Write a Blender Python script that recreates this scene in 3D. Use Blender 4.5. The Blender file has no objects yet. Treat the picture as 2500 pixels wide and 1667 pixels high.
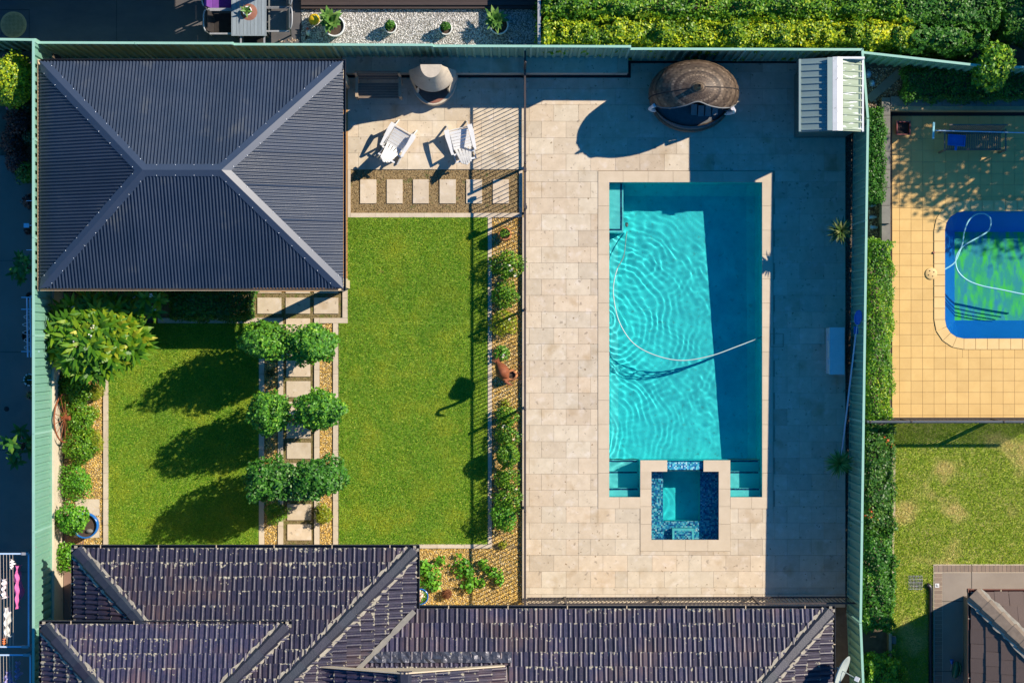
import bpy, math, random
import numpy as np
from mathutils import Vector, Matrix

# ------------------------------------------------------------------ camera, sky, sun, exposure
SC = bpy.context.scene
COL = SC.collection
H = 48.0                      # drone height in metres; 100 photo pixels are one metre on the ground
CAM = bpy.data.objects.new('camera', bpy.data.cameras.new('camera'))
COL.objects.link(CAM)
CAM.location = (0, 0, H)
CAM.data.sensor_width = 36
CAM.data.lens = 36 * H / 25.0
CAM.data.clip_end = 500
SC.camera = CAM

SUNDIR = Vector((1.10, 0.53, 1.0)).normalized()
EL = math.asin(SUNDIR.z)
world = bpy.data.worlds.new('World'); SC.world = world
world.use_nodes = True
wn = world.node_tree
sky = wn.nodes.new('ShaderNodeTexSky')
sky.sky_type = 'NISHITA'; sky.sun_disc = False
sky.sun_elevation = EL
sky.sun_rotation = math.atan2(SUNDIR.x, SUNDIR.y)
sky.air_density = 1.0; sky.dust_density = 0.0; sky.ozone_density = 6.0
hs_ = wn.nodes.new('ShaderNodeHueSaturation'); hs_.inputs['Saturation'].default_value = 1.3   # the clear deep blue sky of the photograph's shade
wn.links.new(sky.outputs[0], hs_.inputs['Color']); wn.links.new(hs_.outputs[0], wn.nodes['Background'].inputs[0])
wn.nodes['Background'].inputs[1].default_value = 0.105
sun = bpy.data.lights.new('sun', 'SUN')
sun.energy = 4.6; sun.angle = math.radians(0.5); sun.color = (1.0, 0.89, 0.74)
sun.cycles.is_caustics_light = True
SUN = bpy.data.objects.new('sun', sun); COL.objects.link(SUN)
SUN.rotation_euler = SUNDIR.to_track_quat('Z', 'Y').to_euler()
vs = SC.view_settings
vs.view_transform = 'Standard'; vs.look = 'None'; vs.gamma = 1.0; vs.use_curve_mapping = False
vs.exposure = 0.62
cy = SC.cycles
cy.caustics_refractive = True; cy.caustics_reflective = False
cy.use_denoising = True
cy.max_bounces = 8; cy.transparent_max_bounces = 8
cy.sample_clamp_indirect = 6.0

# ------------------------------------------------------------------ helpers
RNG = np.random.default_rng(7)
random.seed(7)
WM = {}                       # world matrix of every Empty / part made here


def P(px, py, z=0.0):
    s = (H - z) / H / 100.0
    return Vector(((px - 1250) * s, -(py - 833.5) * s, z))


def tag(o, label=None, cat=None, group=None, kind=None):
    if label: o['label'] = label
    if cat: o['category'] = cat
    if group: o['group'] = group
    if kind: o['kind'] = kind
    return o


def thing(name, label, cat, loc=(0, 0, 0), rz=0.0, group=None, kind=None):
    o = bpy.data.objects.new(name, None); COL.objects.link(o)
    o.empty_display_size = 0.1
    o.location = loc; o.rotation_euler = (0, 0, rz)
    WM[o.name] = Matrix.Translation(Vector(loc)) @ Matrix.Rotation(rz, 4, 'Z')
    return tag(o, label, cat, group, kind)


class MB:
    """collects polygons; build() links them as one mesh object"""
    def __init__(self):
        self.v = []; self.f = []; self.sm = []

    def add(self, vs_, fs, smooth=False):
        k = len(self.v)
        self.v += [tuple(p) for p in vs_]
        self.f += [tuple(i + k for i in f) for f in fs]
        self.sm += [smooth] * len(fs)
        return self

    def box(self, x0, x1, y0, y1, z0, z1, m=None):
        if x0 > x1: x0, x1 = x1, x0
        if y0 > y1: y0, y1 = y1, y0
        V = [Vector(p) for p in ((x0, y0, z0), (x1, y0, z0), (x1, y1, z0), (x0, y1, z0), (x0, y0, z1), (x1, y0, z1), (x1, y1, z1), (x0, y1, z1))]
        if m is not None: V = [m @ p for p in V]
        return self.add(V, [(0, 3, 2, 1), (4, 5, 6, 7), (0, 1, 5, 4), (1, 2, 6, 5), (2, 3, 7, 6), (3, 0, 4, 7)])

    def pbox(self, a, b, c, d, z0, z1, zr=None):
        """box from photo pixels a..b (x) and c..d (y) read at height zr (default its top)"""
        zr = z1 if zr is None else zr
        p, q = P(a, c, zr), P(b, d, zr)
        return self.box(p.x, q.x, p.y, q.y, z0, z1)

    def bar(self, p, q, w, h, up=(0, 0, 1)):
        p = Vector(p); q = Vector(q); d = q - p; L = d.length; d.normalize()
        up = Vector(up)
        if abs(d.dot(up)) > .99: up = Vector((0, 1, 0))
        s = d.cross(up).normalized(); u = s.cross(d)
        V = []
        for e in (p, q):
            for a, b in ((-1, -1), (1, -1), (1, 1), (-1, 1)):
                V.append(e + s * (a * w / 2) + u * (b * h / 2))
        return self.add(V, [(0, 1, 2, 3), (7, 6, 5, 4), (0, 4, 5, 1), (1, 5, 6, 2), (2, 6, 7, 3), (3, 7, 4, 0)])

    def tube(self, pts, r, n=8, cap=True):
        pts = [Vector(p) for p in pts]; k0 = len(pts)
        R = r if isinstance(r, (list, tuple)) else [r] * k0
        V = []; F = []
        prev = Vector((0.31, 0.2, 0.93))
        for i, p in enumerate(pts):
            d = (pts[min(i + 1, k0 - 1)] - pts[max(i - 1, 0)]).normalized()
            s = d.cross(prev)
            if s.length < 1e-3: s = d.cross(Vector((1, 0, 0)))
            s.normalize(); u = s.cross(d)
            for j in range(n):
                a = 2 * math.pi * j / n
                V.append(p + (s * math.cos(a) + u * math.sin(a)) * R[i])
        for i in range(k0 - 1):
            for j in range(n):
                F.append((i * n + j, i * n + (j + 1) % n, (i + 1) * n + (j + 1) % n, (i + 1) * n + j))
        self.add(V, F, True)
        if cap:
            self.add(V[:n], [tuple(range(n - 1, -1, -1))]); self.add(V[-n:], [tuple(range(n))])
        return self

    def lathe(self, prof, c=(0, 0, 0), n=24, sx=1., sy=1., a0=0., a1=2 * math.pi, smooth=True, rz=0.):
        c = Vector(c); full = abs(a1 - a0 - 2 * math.pi) < 1e-6
        m = n if full else n + 1
        V = []; F = []
        for r, z in prof:
            for j in range(m):
                a = a0 + (a1 - a0) * j / n
                x, y = r * sx * math.cos(a), r * sy * math.sin(a)
                if rz: x, y = x * math.cos(rz) - y * math.sin(rz), x * math.sin(rz) + y * math.cos(rz)
                V.append(c + Vector((x, y, z)))
        for i in range(len(prof) - 1):
            for j in range(n):
                k = (j + 1) % m if full else j + 1
                F.append((i * m + j, i * m + k, (i + 1) * m + k, (i + 1) * m + j))
        return self.add(V, F, smooth)

    def prism(self, poly, z0, z1):
        n = len(poly)
        V = [(x, y, z0) for x, y in poly] + [(x, y, z1) for x, y in poly]
        F = [tuple(range(n - 1, -1, -1)), tuple(range(n, 2 * n))] + [(i, (i + 1) % n, n + (i + 1) % n, n + i) for i in range(n)]
        return self.add(V, F)

    def mesh(self, name, mat):
        me = bpy.data.meshes.new(name)
        me.from_pydata(self.v, [], self.f)
        if mat: me.materials.append(mat)
        if any(self.sm): me.polygons.foreach_set('use_smooth', self.sm)
        me.update()
        return me

    def build(self, name, mat, parent=None, local=False):
        """verts are world coordinates unless local"""
        if parent is not None and not local:
            inv = WM[parent.name].inverted()
            self.v = [tuple(inv @ Vector(p)) for p in self.v]
        return link(self.mesh(name, mat), name, parent)


def link(me, name, parent=None, m=None):
    o = bpy.data.objects.new(name, me); COL.objects.link(o)
    if m is not None: o.matrix_basis = m
    if parent is not None:
        o.parent = parent
        WM[o.name] = WM[parent.name] @ (m if m is not None else Matrix())
    else:
        WM[o.name] = m if m is not None else Matrix()
    return o


def npmesh(name, V, nper, mat, attr=None, parent=None):
    """V: (N, nper, 3) separate polygons, attr: (N,) random value per polygon; world coordinates"""
    N = len(V)
    if parent is not None:
        inv = np.array(WM[parent.name].inverted())
        V = V @ inv[:3, :3].T + inv[:3, 3]
    me = bpy.data.meshes.new(name)
    me.vertices.add(N * nper); me.vertices.foreach_set('co', np.ascontiguousarray(V, dtype=np.float32).ravel())
    me.loops.add(N * nper); me.loops.foreach_set('vertex_index', np.arange(N * nper, dtype=np.int32))
    me.polygons.add(N)
    me.polygons.foreach_set('loop_start', np.arange(0, N * nper, nper, dtype=np.int32))
    if attr is not None:
        a = me.attributes.new('v', 'FLOAT', 'FACE'); a.data.foreach_set('value', np.asarray(attr, dtype=np.float32))
    me.materials.append(mat)
    me.update(calc_edges=True)
    return link(me, name, parent)


def copy_tree(o, parent=None):
    c = o.copy(); COL.objects.link(c)
    c.parent = parent
    WM[c.name] = (WM[parent.name] if parent else Matrix()) @ c.matrix_basis
    for ch in list(o.children):
        copy_tree(ch, c)
    return c


def place(o, loc, rz=0.0, s=1.0, label=None):
    o.location = loc; o.rotation_euler = (0, 0, rz); o.scale = (s, s, s)
    if label: o['label'] = label
    return o


def unit(a):
    return a / np.maximum(np.linalg.norm(a, axis=-1, keepdims=True), 1e-9)


def leaf_quads(pts, nrm, L, W, rng, jit=0.8, up=0.5, fold=0.12):
    N = len(pts)
    n = unit(nrm * 0.7 + np.array([0, 0, up]) + rng.normal(0, jit, (N, 3)) * 0.6)
    d = unit(np.cross(n, rng.normal(0, 1, (N, 3))))
    s = np.cross(n, d)
    L = L * rng.uniform(.7, 1.25, (N, 1)); W = W * rng.uniform(.8, 1.2, (N, 1))
    b = pts - d * L * .5
    return np.stack([b, pts + s * W / 2 - n * L * fold, b + d * L, pts - s * W / 2 - n * L * fold], 1)


def vnoise(p, seed, freq):
    """cheap smooth noise: sum of sines, about -1..1"""
    r = np.random.default_rng(seed); out = np.zeros(p.shape[:-1])
    for i in range(7):
        k = unit(r.normal(0, 1, p.shape[-1])) * freq * r.uniform(.6, 1.7)
        out += np.sin(p @ k + r.uniform(0, 6.28))
    return out / 3.5


# ------------------------------------------------------------------ materials
def mat_new(name):
    m = bpy.data.materials.new(name); m.use_nodes = True
    nt = m.node_tree; b = nt.nodes['Principled BSDF']
    return m, nt, b


def N_(nt, t, **kw):
    n = nt.nodes.new(t)
    for k, v in kw.items():
        if k in n.inputs.keys() if hasattr(n.inputs, 'keys') else False: n.inputs[k].default_value = v
        else: setattr(n, k, v)
    return n


def rgba(c): return (c[0], c[1], c[2], 1)


def pm(name, c1, c2=None, scale=3.0, rough=0.7, metal=0.0, bump=0.0, bscale=None, rand=0.0, spec=0.5, stretch=None,
       spots=None, lo=0.35, hi=0.65, rough2=None, hue=0.0, coat=0.0, dark=False):
    """plain surface: two colours mixed by world-space noise, optional per-object brightness, bump and sparse spots"""
    m, nt, b = mat_new(name)
    b.inputs['Roughness'].default_value = rough; b.inputs['Metallic'].default_value = metal
    b.inputs['Specular IOR Level'].default_value = spec
    if coat: b.inputs['Coat Weight'].default_value = coat
    geo = nt.nodes.new('ShaderNodeNewGeometry'); pos = geo.outputs['Position']
    if stretch:
        mp = nt.nodes.new('ShaderNodeMapping'); mp.inputs['Scale'].default_value = stretch
        nt.links.new(pos, mp.inputs[0]); pos = mp.outputs[0]
    col = None
    if c2 is not None:
        nz = N_(nt, 'ShaderNodeTexNoise'); nz.inputs['Scale'].default_value = scale; nz.inputs['Detail'].default_value = 6
        nz.inputs['Roughness'].default_value = .65
        nt.links.new(pos, nz.inputs['Vector'])
        mr = nt.nodes.new('ShaderNodeMapRange'); mr.inputs[1].default_value = lo; mr.inputs[2].default_value = hi
        nt.links.new(nz.outputs[0], mr.inputs[0])
        mx = N_(nt, 'ShaderNodeMix', data_type='RGBA')
        mx.inputs[6].default_value = rgba(c1); mx.inputs[7].default_value = rgba(c2)
        nt.links.new(mr.outputs[0], mx.inputs[0]); col = mx.outputs[2]
        if rough2 is not None:
            mr2 = nt.nodes.new('ShaderNodeMapRange'); mr2.inputs[3].default_value = rough; mr2.inputs[4].default_value = rough2
            nt.links.new(mr.outputs[0], mr2.inputs[0]); nt.links.new(mr2.outputs[0], b.inputs['Roughness'])
    else:
        rg = nt.nodes.new('ShaderNodeRGB'); rg.outputs[0].default_value = rgba(c1); col = rg.outputs[0]
    for sp in (spots or []):          # (colour, noise scale, threshold, softness)
        nz = N_(nt, 'ShaderNodeTexNoise'); nz.inputs['Scale'].default_value = sp[1]; nz.inputs['Detail'].default_value = 4
        nt.links.new(pos, nz.inputs['Vector'])
        mr = nt.nodes.new('ShaderNodeMapRange'); mr.inputs[1].default_value = sp[2]; mr.inputs[2].default_value = sp[2] + sp[3]
        nt.links.new(nz.outputs[0], mr.inputs[0])
        mx = N_(nt, 'ShaderNodeMix', data_type='RGBA'); mx.inputs[7].default_value = rgba(sp[0])
        nt.links.new(mr.outputs[0], mx.inputs[0]); nt.links.new(col, mx.inputs[6]); col = mx.outputs[2]
    if rand or hue:
        oi = nt.nodes.new('ShaderNodeObjectInfo')
        hs = nt.nodes.new('ShaderNodeHueSaturation')
        mr = nt.nodes.new('ShaderNodeMapRange'); mr.inputs[3].default_value = 1 - rand; mr.inputs[4].default_value = 1 + rand
        if dark:
            rp = nt.nodes.new('ShaderNodeValToRGB'); el = rp.color_ramp.elements
            el[0].position = 0; el[0].color = (.83, .83, .83, 1); el[1].position = 1; el[1].color = (1 + rand, 1 + rand, 1 + rand, 1)
            for ps, vv in ((.07, .88), (.13, 1 - rand), (.55, 1.0)):
                e_ = el.new(ps); e_.color = (vv, vv, vv, 1)
            nt.links.new(oi.outputs['Random'], rp.inputs[0]); nt.links.new(rp.outputs[0], hs.inputs['Value'])
        else:
            nt.links.new(oi.outputs['Random'], mr.inputs[0]); nt.links.new(mr.outputs[0], hs.inputs['Value'])
        if hue:
            ml = N_(nt, 'ShaderNodeMath', operation='MULTIPLY'); ml.inputs[1].default_value = 7.31
            fr = N_(nt, 'ShaderNodeMath', operation='FRACT')
            nt.links.new(oi.outputs['Random'], ml.inputs[0]); nt.links.new(ml.outputs[0], fr.inputs[0])
            m2 = nt.nodes.new('ShaderNodeMapRange'); m2.inputs[3].default_value = .5 - hue; m2.inputs[4].default_value = .5 + hue
            nt.links.new(fr.outputs[0], m2.inputs[0]); nt.links.new(m2.outputs[0], hs.inputs['Hue'])
            m3 = nt.nodes.new('ShaderNodeMapRange'); m3.inputs[3].default_value = 1.08; m3.inputs[4].default_value = .90
            nt.links.new(fr.outputs[0], m3.inputs[0]); nt.links.new(m3.outputs[0], hs.inputs['Saturation'])
        nt.links.new(col, hs.inputs['Color']); col = hs.outputs[0]
    nt.links.new(col, b.inputs['Base Color'])
    if bump:
        nz = N_(nt, 'ShaderNodeTexNoise'); nz.inputs['Scale'].default_value = bscale or scale * 4; nz.inputs['Detail'].default_value = 5
        nt.links.new(pos, nz.inputs['Vector'])
        bp = nt.nodes.new('ShaderNodeBump'); bp.inputs['Strength'].default_value = bump; bp.inputs['Distance'].default_value = .02
        nt.links.new(nz.outputs[0], bp.inputs['Height']); nt.links.new(bp.outputs[0], b.inputs['Normal'])
    return m


def leafmat(name, stops, patch=None, patch2=None, patch3=None, pscale=2.0, trans=0.25, rough=0.45, spec=0.4):
    """leaf colour from the per-leaf random attribute, optionally drifting to a second tint in world-space patches"""
    m, nt, b = mat_new(name)
    at = nt.nodes.new('ShaderNodeAttribute'); at.attribute_name = 'v'
    cr = nt.nodes.new('ShaderNodeValToRGB'); el = cr.color_ramp.elements
    while len(el) > 1: el.remove(el[-1])
    el[0].position = stops[0][0]; el[0].color = rgba(stops[0][1])
    for p, c in stops[1:]:
        e = el.new(p); e.color = rgba(c)
    nt.links.new(at.outputs['Fac'], cr.inputs[0]); col = cr.outputs[0]
    for patch, pscale in ((patch, pscale), (patch2, patch2[4] if patch2 else 1), (patch3, patch3[4] if patch3 else 1)):
        if not patch: continue
        geo = nt.nodes.new('ShaderNodeNewGeometry')
        nz = N_(nt, 'ShaderNodeTexNoise'); nz.inputs['Scale'].default_value = pscale; nz.inputs['Detail'].default_value = 4
        nt.links.new(geo.outputs['Position'], nz.inputs['Vector'])
        mr = nt.nodes.new('ShaderNodeMapRange'); mr.inputs[1].default_value = patch[1]; mr.inputs[2].default_value = patch[2]
        mr.inputs[4].default_value = patch[3]
        nt.links.new(nz.outputs[0], mr.inputs[0])
        mx = N_(nt, 'ShaderNodeMix', data_type='RGBA'); mx.inputs[7].default_value = rgba(patch[0])
        nt.links.new(mr.outputs[0], mx.inputs[0]); nt.links.new(col, mx.inputs[6]); col = mx.outputs[2]
    nt.links.new(col, b.inputs['Base Color'])
    b.inputs['Roughness'].default_value = rough; b.inputs['Specular IOR Level'].default_value = spec
    if trans:
        tr = nt.nodes.new('ShaderNodeBsdfTranslucent'); nt.links.new(col, tr.inputs[0])
        ms = nt.nodes.new('ShaderNodeMixShader'); ms.inputs[0].default_value = trans
        nt.links.new(b.outputs[0], ms.inputs[1]); nt.links.new(tr.outputs[0], ms.inputs[2])
        nt.links.new(ms.outputs[0], nt.nodes['Material Output'].inputs[0])
    return m


def pebblemat(name, stops, rough=.7):
    return leafmat(name, stops, trans=0.0, rough=rough, spec=.4)


def mosaicmat(name, cols, size):
    m, nt, b = mat_new(name)
    geo = nt.nodes.new('ShaderNodeNewGeometry')
    sn = N_(nt, 'ShaderNodeVectorMath', operation='SNAP'); sn.inputs[1].default_value = (size, size, size)
    ad = N_(nt, 'ShaderNodeVectorMath', operation='ADD'); ad.inputs[1].default_value = (.0031, .0017, .0023)
    nt.links.new(geo.outputs['Position'], ad.inputs[0]); nt.links.new(ad.outputs[0], sn.inputs[0])
    wn_ = N_(nt, 'ShaderNodeTexWhiteNoise', noise_dimensions='3D'); nt.links.new(sn.outputs[0], wn_.inputs[0])
    cr = nt.nodes.new('ShaderNodeValToRGB'); cr.color_ramp.interpolation = 'CONSTANT'; el = cr.color_ramp.elements
    while len(el) > 1: el.remove(el[-1])
    el[0].color = rgba(cols[0])
    for i, c in enumerate(cols[1:]):
        e = el.new((i + 1) / len(cols)); e.color = rgba(c)
    nt.links.new(wn_.outputs['Value'], cr.inputs[0]); nt.links.new(cr.outputs[0], b.inputs['Base Color'])
    b.inputs['Roughness'].default_value = .25
    return m


def watermat(name, tint):
    m, nt, b = mat_new(name)
    b.inputs['Base Color'].default_value = rgba(tint)
    b.inputs['Roughness'].default_value = 0; b.inputs['IOR'].default_value = 1.333
    b.inputs['Transmission Weight'].default_value = 1
    return m


def tilemat(name, c1, c2, lichen, rough, lthr, spec=.5, stretch=None, coat=0.0, hue=.03, rand=.18, spots=None):
    """roof tile: dark glaze with streaks, lichen growing along the front edge (vertex attribute e)"""
    m = pm(name, c1, c2, scale=9, rough=rough, rand=rand, bump=.15, bscale=40, spec=spec, stretch=stretch, hue=hue, coat=coat, spots=spots)
    nt = m.node_tree; b = nt.nodes['Principled BSDF']
    src = b.inputs['Base Color'].links[0].from_socket
    geo = nt.nodes.new('ShaderNodeNewGeometry')
    nz = N_(nt, 'ShaderNodeTexNoise'); nz.inputs['Scale'].default_value = 14; nz.inputs['Detail'].default_value = 3
    big = N_(nt, 'ShaderNodeTexNoise'); big.inputs['Scale'].default_value = .9
    nt.links.new(geo.outputs['Position'], nz.inputs['Vector']); nt.links.new(geo.outputs['Position'], big.inputs['Vector'])
    at = nt.nodes.new('ShaderNodeAttribute'); at.attribute_name = 'e'
    pw = N_(nt, 'ShaderNodeMath', operation='POWER'); pw.inputs[1].default_value = 4
    nt.links.new(at.outputs['Fac'], pw.inputs[0])
    m1 = N_(nt, 'ShaderNodeMath', operation='MULTIPLY'); m1.inputs[1].default_value = .22
    nt.links.new(pw.outputs[0], m1.inputs[0])
    a1 = N_(nt, 'ShaderNodeMath', operation='ADD'); nt.links.new(m1.outputs[0], a1.inputs[0]); nt.links.new(nz.outputs[0], a1.inputs[1])
    m2 = N_(nt, 'ShaderNodeMath', operation='MULTIPLY_ADD'); m2.inputs[1].default_value = .5; m2.inputs[2].default_value = -.25
    nt.links.new(big.outputs[0], m2.inputs[0])
    a2 = N_(nt, 'ShaderNodeMath', operation='ADD'); nt.links.new(a1.outputs[0], a2.inputs[0]); nt.links.new(m2.outputs[0], a2.inputs[1])
    mr = nt.nodes.new('ShaderNodeMapRange'); mr.inputs[1].default_value = lthr; mr.inputs[2].default_value = lthr + .03
    nt.links.new(a2.outputs[0], mr.inputs[0])
    mx = N_(nt, 'ShaderNodeMix', data_type='RGBA'); mx.inputs[7].default_value = rgba(lichen)
    nt.links.new(mr.outputs[0], mx.inputs[0]); nt.links.new(src, mx.inputs[6]); nt.links.new(mx.outputs[2], b.inputs['Base Color'])
    r2 = nt.nodes.new('ShaderNodeMapRange'); r2.inputs[3].default_value = rough; r2.inputs[4].default_value = .9
    nt.links.new(mr.outputs[0], r2.inputs[0]); nt.links.new(r2.outputs[0], b.inputs['Roughness'])
    return m


T = {}
T['earth'] = pm('earth', (.10, .075, .05), (.17, .13, .09), 4, .95, bump=.4)
T['travertine'] = pm('travertine', (.615, .51, .37), (.525, .43, .305), 4.2, .62, rand=.07, hue=.005, dark=True, bump=.12, bscale=30,
                     spots=[((.64, .55, .44), 4.5, .56, .16), ((.26, .18, .10), 11, .672, .035), ((.44, .33, .20), 1.5, .58, .16), ((.36, .29, .21), 7, .64, .06)])
T['kerb'] = pm('kerb_stone', (.58, .49, .37), (.50, .41, .30), 4, .7, rand=.06, bump=.15, bscale=30, spots=[((.30, .20, .12), 20, .72, .04)])
T['coping'] = pm('coping_stone', (.585, .48, .345), (.53, .43, .30), 3, .6, rand=.05, bump=.1, bscale=30, spots=[((.36, .24, .14), 22, .74, .04)])
T['joint'] = pm('joint', (.40, .32, .23), (.32, .25, .18), 8, .9)
T['black'] = pm('black_channel', (.006, .006, .008), (.014, .013, .014), 20, .8)
T['soil'] = pm('mulch_soil', (.20, .135, .06), (.33, .235, .11), 26, .95, bump=.7, bscale=70, spots=[((.10, .12, .03), 5, .60, .1), ((.5, .38, .2), 60, .64, .06)])
T['moss'] = pm('mossy_soil', (.16, .115, .05), (.26, .20, .09), 24, .95, bump=.7, bscale=70, spots=[((.13, .14, .03), 7, .52, .1)])
T['lawnbase'] = pm('lawn_soil', (.13, .24, .015), (.19, .29, .025), 10, .95)
T['drybase'] = pm('dry_lawn_soil', (.26, .35, .04), (.42, .38, .12), 2.2, .95)
T['plaster'] = pm('pool_plaster', (.010, .58, .61), (.022, .76, .75), 2.2, .5, spots=[((.03, .50, .50), 9, .62, .08)])
T['plaster_step'] = pm('pool_step', (.16, .68, .66), (.13, .64, .63), 6, .5)
T['bluefloor'] = pm('blue_liner', (.006, .19, .62), (.008, .21, .66), 2, .4,
                    spots=[])
T['mosaic'] = mosaicmat('mosaic', [(.012, .07, .20), (.03, .22, .42), (.06, .40, .55), (.015, .13, .32), (.14, .52, .58), (.03, .28, .36), (.34, .6, .66)], .036)
T['mosaic_dark'] = mosaicmat('mosaic_dark', [(.005, .02, .06), (.01, .05, .12), (.01, .03, .09), (.02, .09, .18)], .036)
T['water'] = watermat('pool_water', (.72, .985, .99))
T['bluewater'] = watermat('blue_pool_water', (.75, .95, .99))
T['roofsheet'] = pm('charcoal_roof', (.024, .038, .066), (.036, .050, .080), .8, .30, metal=.0, spec=.42, rough2=.40, rand=.08, spots=[((.06, .07, .085), 1.6, .62, .15)])
T['flash'] = pm('roof_flashing', (.036, .052, .084), (.042, .058, .092), 1.5, .34, metal=.0)
T['gutter'] = pm('dark_gutter', (.03, .034, .045), (.045, .05, .06), 5, .4, metal=.2)
T['cream'] = pm('cream_trim', (.62, .50, .33), (.52, .41, .27), 4, .6)
T['screw'] = pm('roof_screw', (.6, .62, .65), None, 1, .3, metal=.6)
T['timberdeck'] = pm('tan_timber', (.50, .27, .085), (.42, .21, .065), 6, .6, stretch=(1, 8, 1))
T['fence'] = pm('green_fence_steel', (.185, .385, .285), (.17, .36, .265), 2, .5, metal=.0)
T['fencecap'] = pm('green_fence_rail', (.29, .52, .41), (.26, .48, .38), 3, .5)  # paler than the panels: the sunlit top is put into this colour
T['plinth'] = pm('plinth', (.42, .35, .29), (.34, .28, .23), 4, .9)
T['wallcream'] = pm('cream_render', (.66, .57, .43), (.58, .49, .36), 1.5, .85, bump=.1, bscale=20, spots=[((.33, .27, .2), 6, .70, .06)])
T['iron'] = pm('bronze_black_steel', (.055, .045, .045), (.075, .06, .058), 12, .5, metal=.2)
T['wicker'] = pm('wicker', (.085, .058, .036), (.16, .11, .07), 40, .65, bump=.4, bscale=90)
T['cushion'] = pm('grey_cushion', (.10, .105, .11), (.13, .135, .14), 12, .9)
T['cloth'] = pm('white_cloth', (.78, .76, .78), (.7, .68, .7), 12, .9)
T['white'] = pm('white_paint', (.70, .70, .69), (.64, .64, .63), 6, .5)
T['shedroof'] = pm('grey_green_shed_steel', (.19, .26, .25), (.22, .30, .285), 1.6, .5)
T['shedworn'] = pm('worn_shed_steel', (.24, .31, .21), (.20, .26, .18), 5, .5, stretch=(.4, 3, 1), spots=[((.62, .66, .66), 5, .58, .06)])
T['shedcap'] = pm('peeling_ridge_paint', (.80, .78, .73), (.72, .70, .64), 6, .6, spots=[((.30, .28, .24), 14, .66, .03)])
T['shedwall'] = pm('shed_wall', (.10, .17, .15), (.08, .14, .125), 3, .5)
T['bench'] = pm('weathered_timber', (.16, .12, .09), (.22, .17, .125), 8, .8, stretch=(1, 6, 6))
T['benchpale'] = pm('pale_timber', (.42, .32, .22), (.36, .27, .18), 8, .8)
T['concrete'] = pm('pale_fire_concrete', (.56, .48, .37), (.47, .40, .31), 6, .8, bump=.2, bscale=30, spots=[((.2, .16, .12), 9, .68, .05)])
T['firebrick'] = pm('red_hearth', (.22, .085, .06), (.28, .12, .08), 7, .8)
T['soot'] = pm('soot', (.02, .016, .015), (.035, .028, .025), 9, .95)
T['terracotta'] = pm('terracotta', (.50, .20, .07), (.42, .16, .055), 7, .75)
T['rust'] = pm('rusty_iron', (.30, .085, .025), (.20, .055, .02), 14, .75, bump=.3, bscale=50)
T['bluepot'] = pm('blue_glaze', (.02, .16, .50), (.015, .13, .42), 5, .2, coat=.3)
T['potsoil'] = pm('pot_soil', (.045, .03, .022), (.09, .06, .04), 40, .95, bump=.6, bscale=80)
T['whitepot'] = pm('white_pot', (.72, .72, .70), (.64, .64, .62), 5, .5)
T['redpot'] = pm('dark_red_pot', (.20, .045, .04), (.16, .035, .03), 6, .5)
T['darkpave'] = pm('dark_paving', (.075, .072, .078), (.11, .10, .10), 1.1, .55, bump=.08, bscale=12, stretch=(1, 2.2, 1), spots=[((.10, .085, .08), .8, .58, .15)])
T['leftpave'] = pm('brown_grey_paving', (.21, .13, .10), (.26, .165, .13), .9, .6, bump=.08, bscale=12, spots=[((.05, .05, .06), .5, .6, .2)])
T['darkdeck'] = pm('dark_decking', (.040, .026, .022), (.055, .036, .03), 5, .6, stretch=(1, 10, 1), rand=.15)
T['manhole'] = pm('manhole_iron', (.50, .30, .12), (.60, .38, .17), 12, .6)
T['slate'] = pm('slate_table', (.26, .30, .335), (.22, .26, .29), 6, .5, stretch=(8, 1, 1), rand=.08)
T['greymetal'] = pm('grey_metal', (.10, .11, .12), (.13, .14, .15), 6, .4, metal=.3)
T['greyfabric'] = pm('grey_fabric', (.16, .17, .17), (.2, .21, .21), 20, .9)
T['purple'] = pm('purple_fabric', (.17, .05, .30), (.14, .04, .25), 15, .9)
T['yellowglass'] = pm('yellow_ball', (.75, .50, .01), (.65, .40, .01), 5, .15)
T['bark'] = pm('bark', (.12, .085, .06), (.18, .13, .095), 20, .9, bump=.5)
T['yellowtile'] = pm('yellow_paver', (.68, .44, .155), (.62, .39, .13), 2.5, .7, rand=.055, bump=.08, bscale=40)
T['yellowcoping'] = pm('pale_yellow_coping', (.74, .51, .22), (.68, .455, .18), 3, .65, rand=.05)
T['greyconc'] = pm('grey_border_concrete', (.16, .15, .13), (.21, .195, .165), 5, .85, rand=.06, bump=.15, bscale=30)
T['tanedge'] = pm('tan_wall_edge', (.45, .32, .17), (.37, .26, .13), 9, .8)
T['patioconc'] = pm('taupe_concrete', (.24, .195, .155), (.29, .24, .19), 1.2, .7)
T['brick'] = pm('taupe_brick', (.215, .155, .115), (.26, .19, .14), 7, .8, rand=.10)
T['mortar'] = pm('pale_mortar', (.52, .44, .33), (.46, .39, .29), 9, .9)
T['blackpipe'] = pm('black_pipe', (.018, .018, .022), (.028, .028, .032), 9, .35)
T['grate'] = pm('galvanised_grate', (.42, .42, .43), (.34, .34, .35), 12, .5, metal=.4)
T['steelblue'] = pm('pale_blue_pole', (.42, .56, .70), (.36, .5, .64), 8, .35, metal=.3)
T['bluenet'] = pm('blue_plastic', (.02, .16, .55), (.02, .13, .45), 8, .4)
T['hose'] = pm('pale_hose', (.46, .58, .54), (.40, .52, .50), 20, .5)
T['aquahose'] = pm('aqua_hose', (.30, .62, .66), (.26, .56, .60), 20, .4)
T['rooftile'] = tilemat('glazed_roof_tile', (.020, .020, .046), (.044, .035, .066), (.34, .31, .23), .48, .752, spec=.5, rand=.32, spots=[((.085, .055, .062), 1.1, .50, .2), ((.10, .085, .08), 30, .66, .05)])
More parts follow.
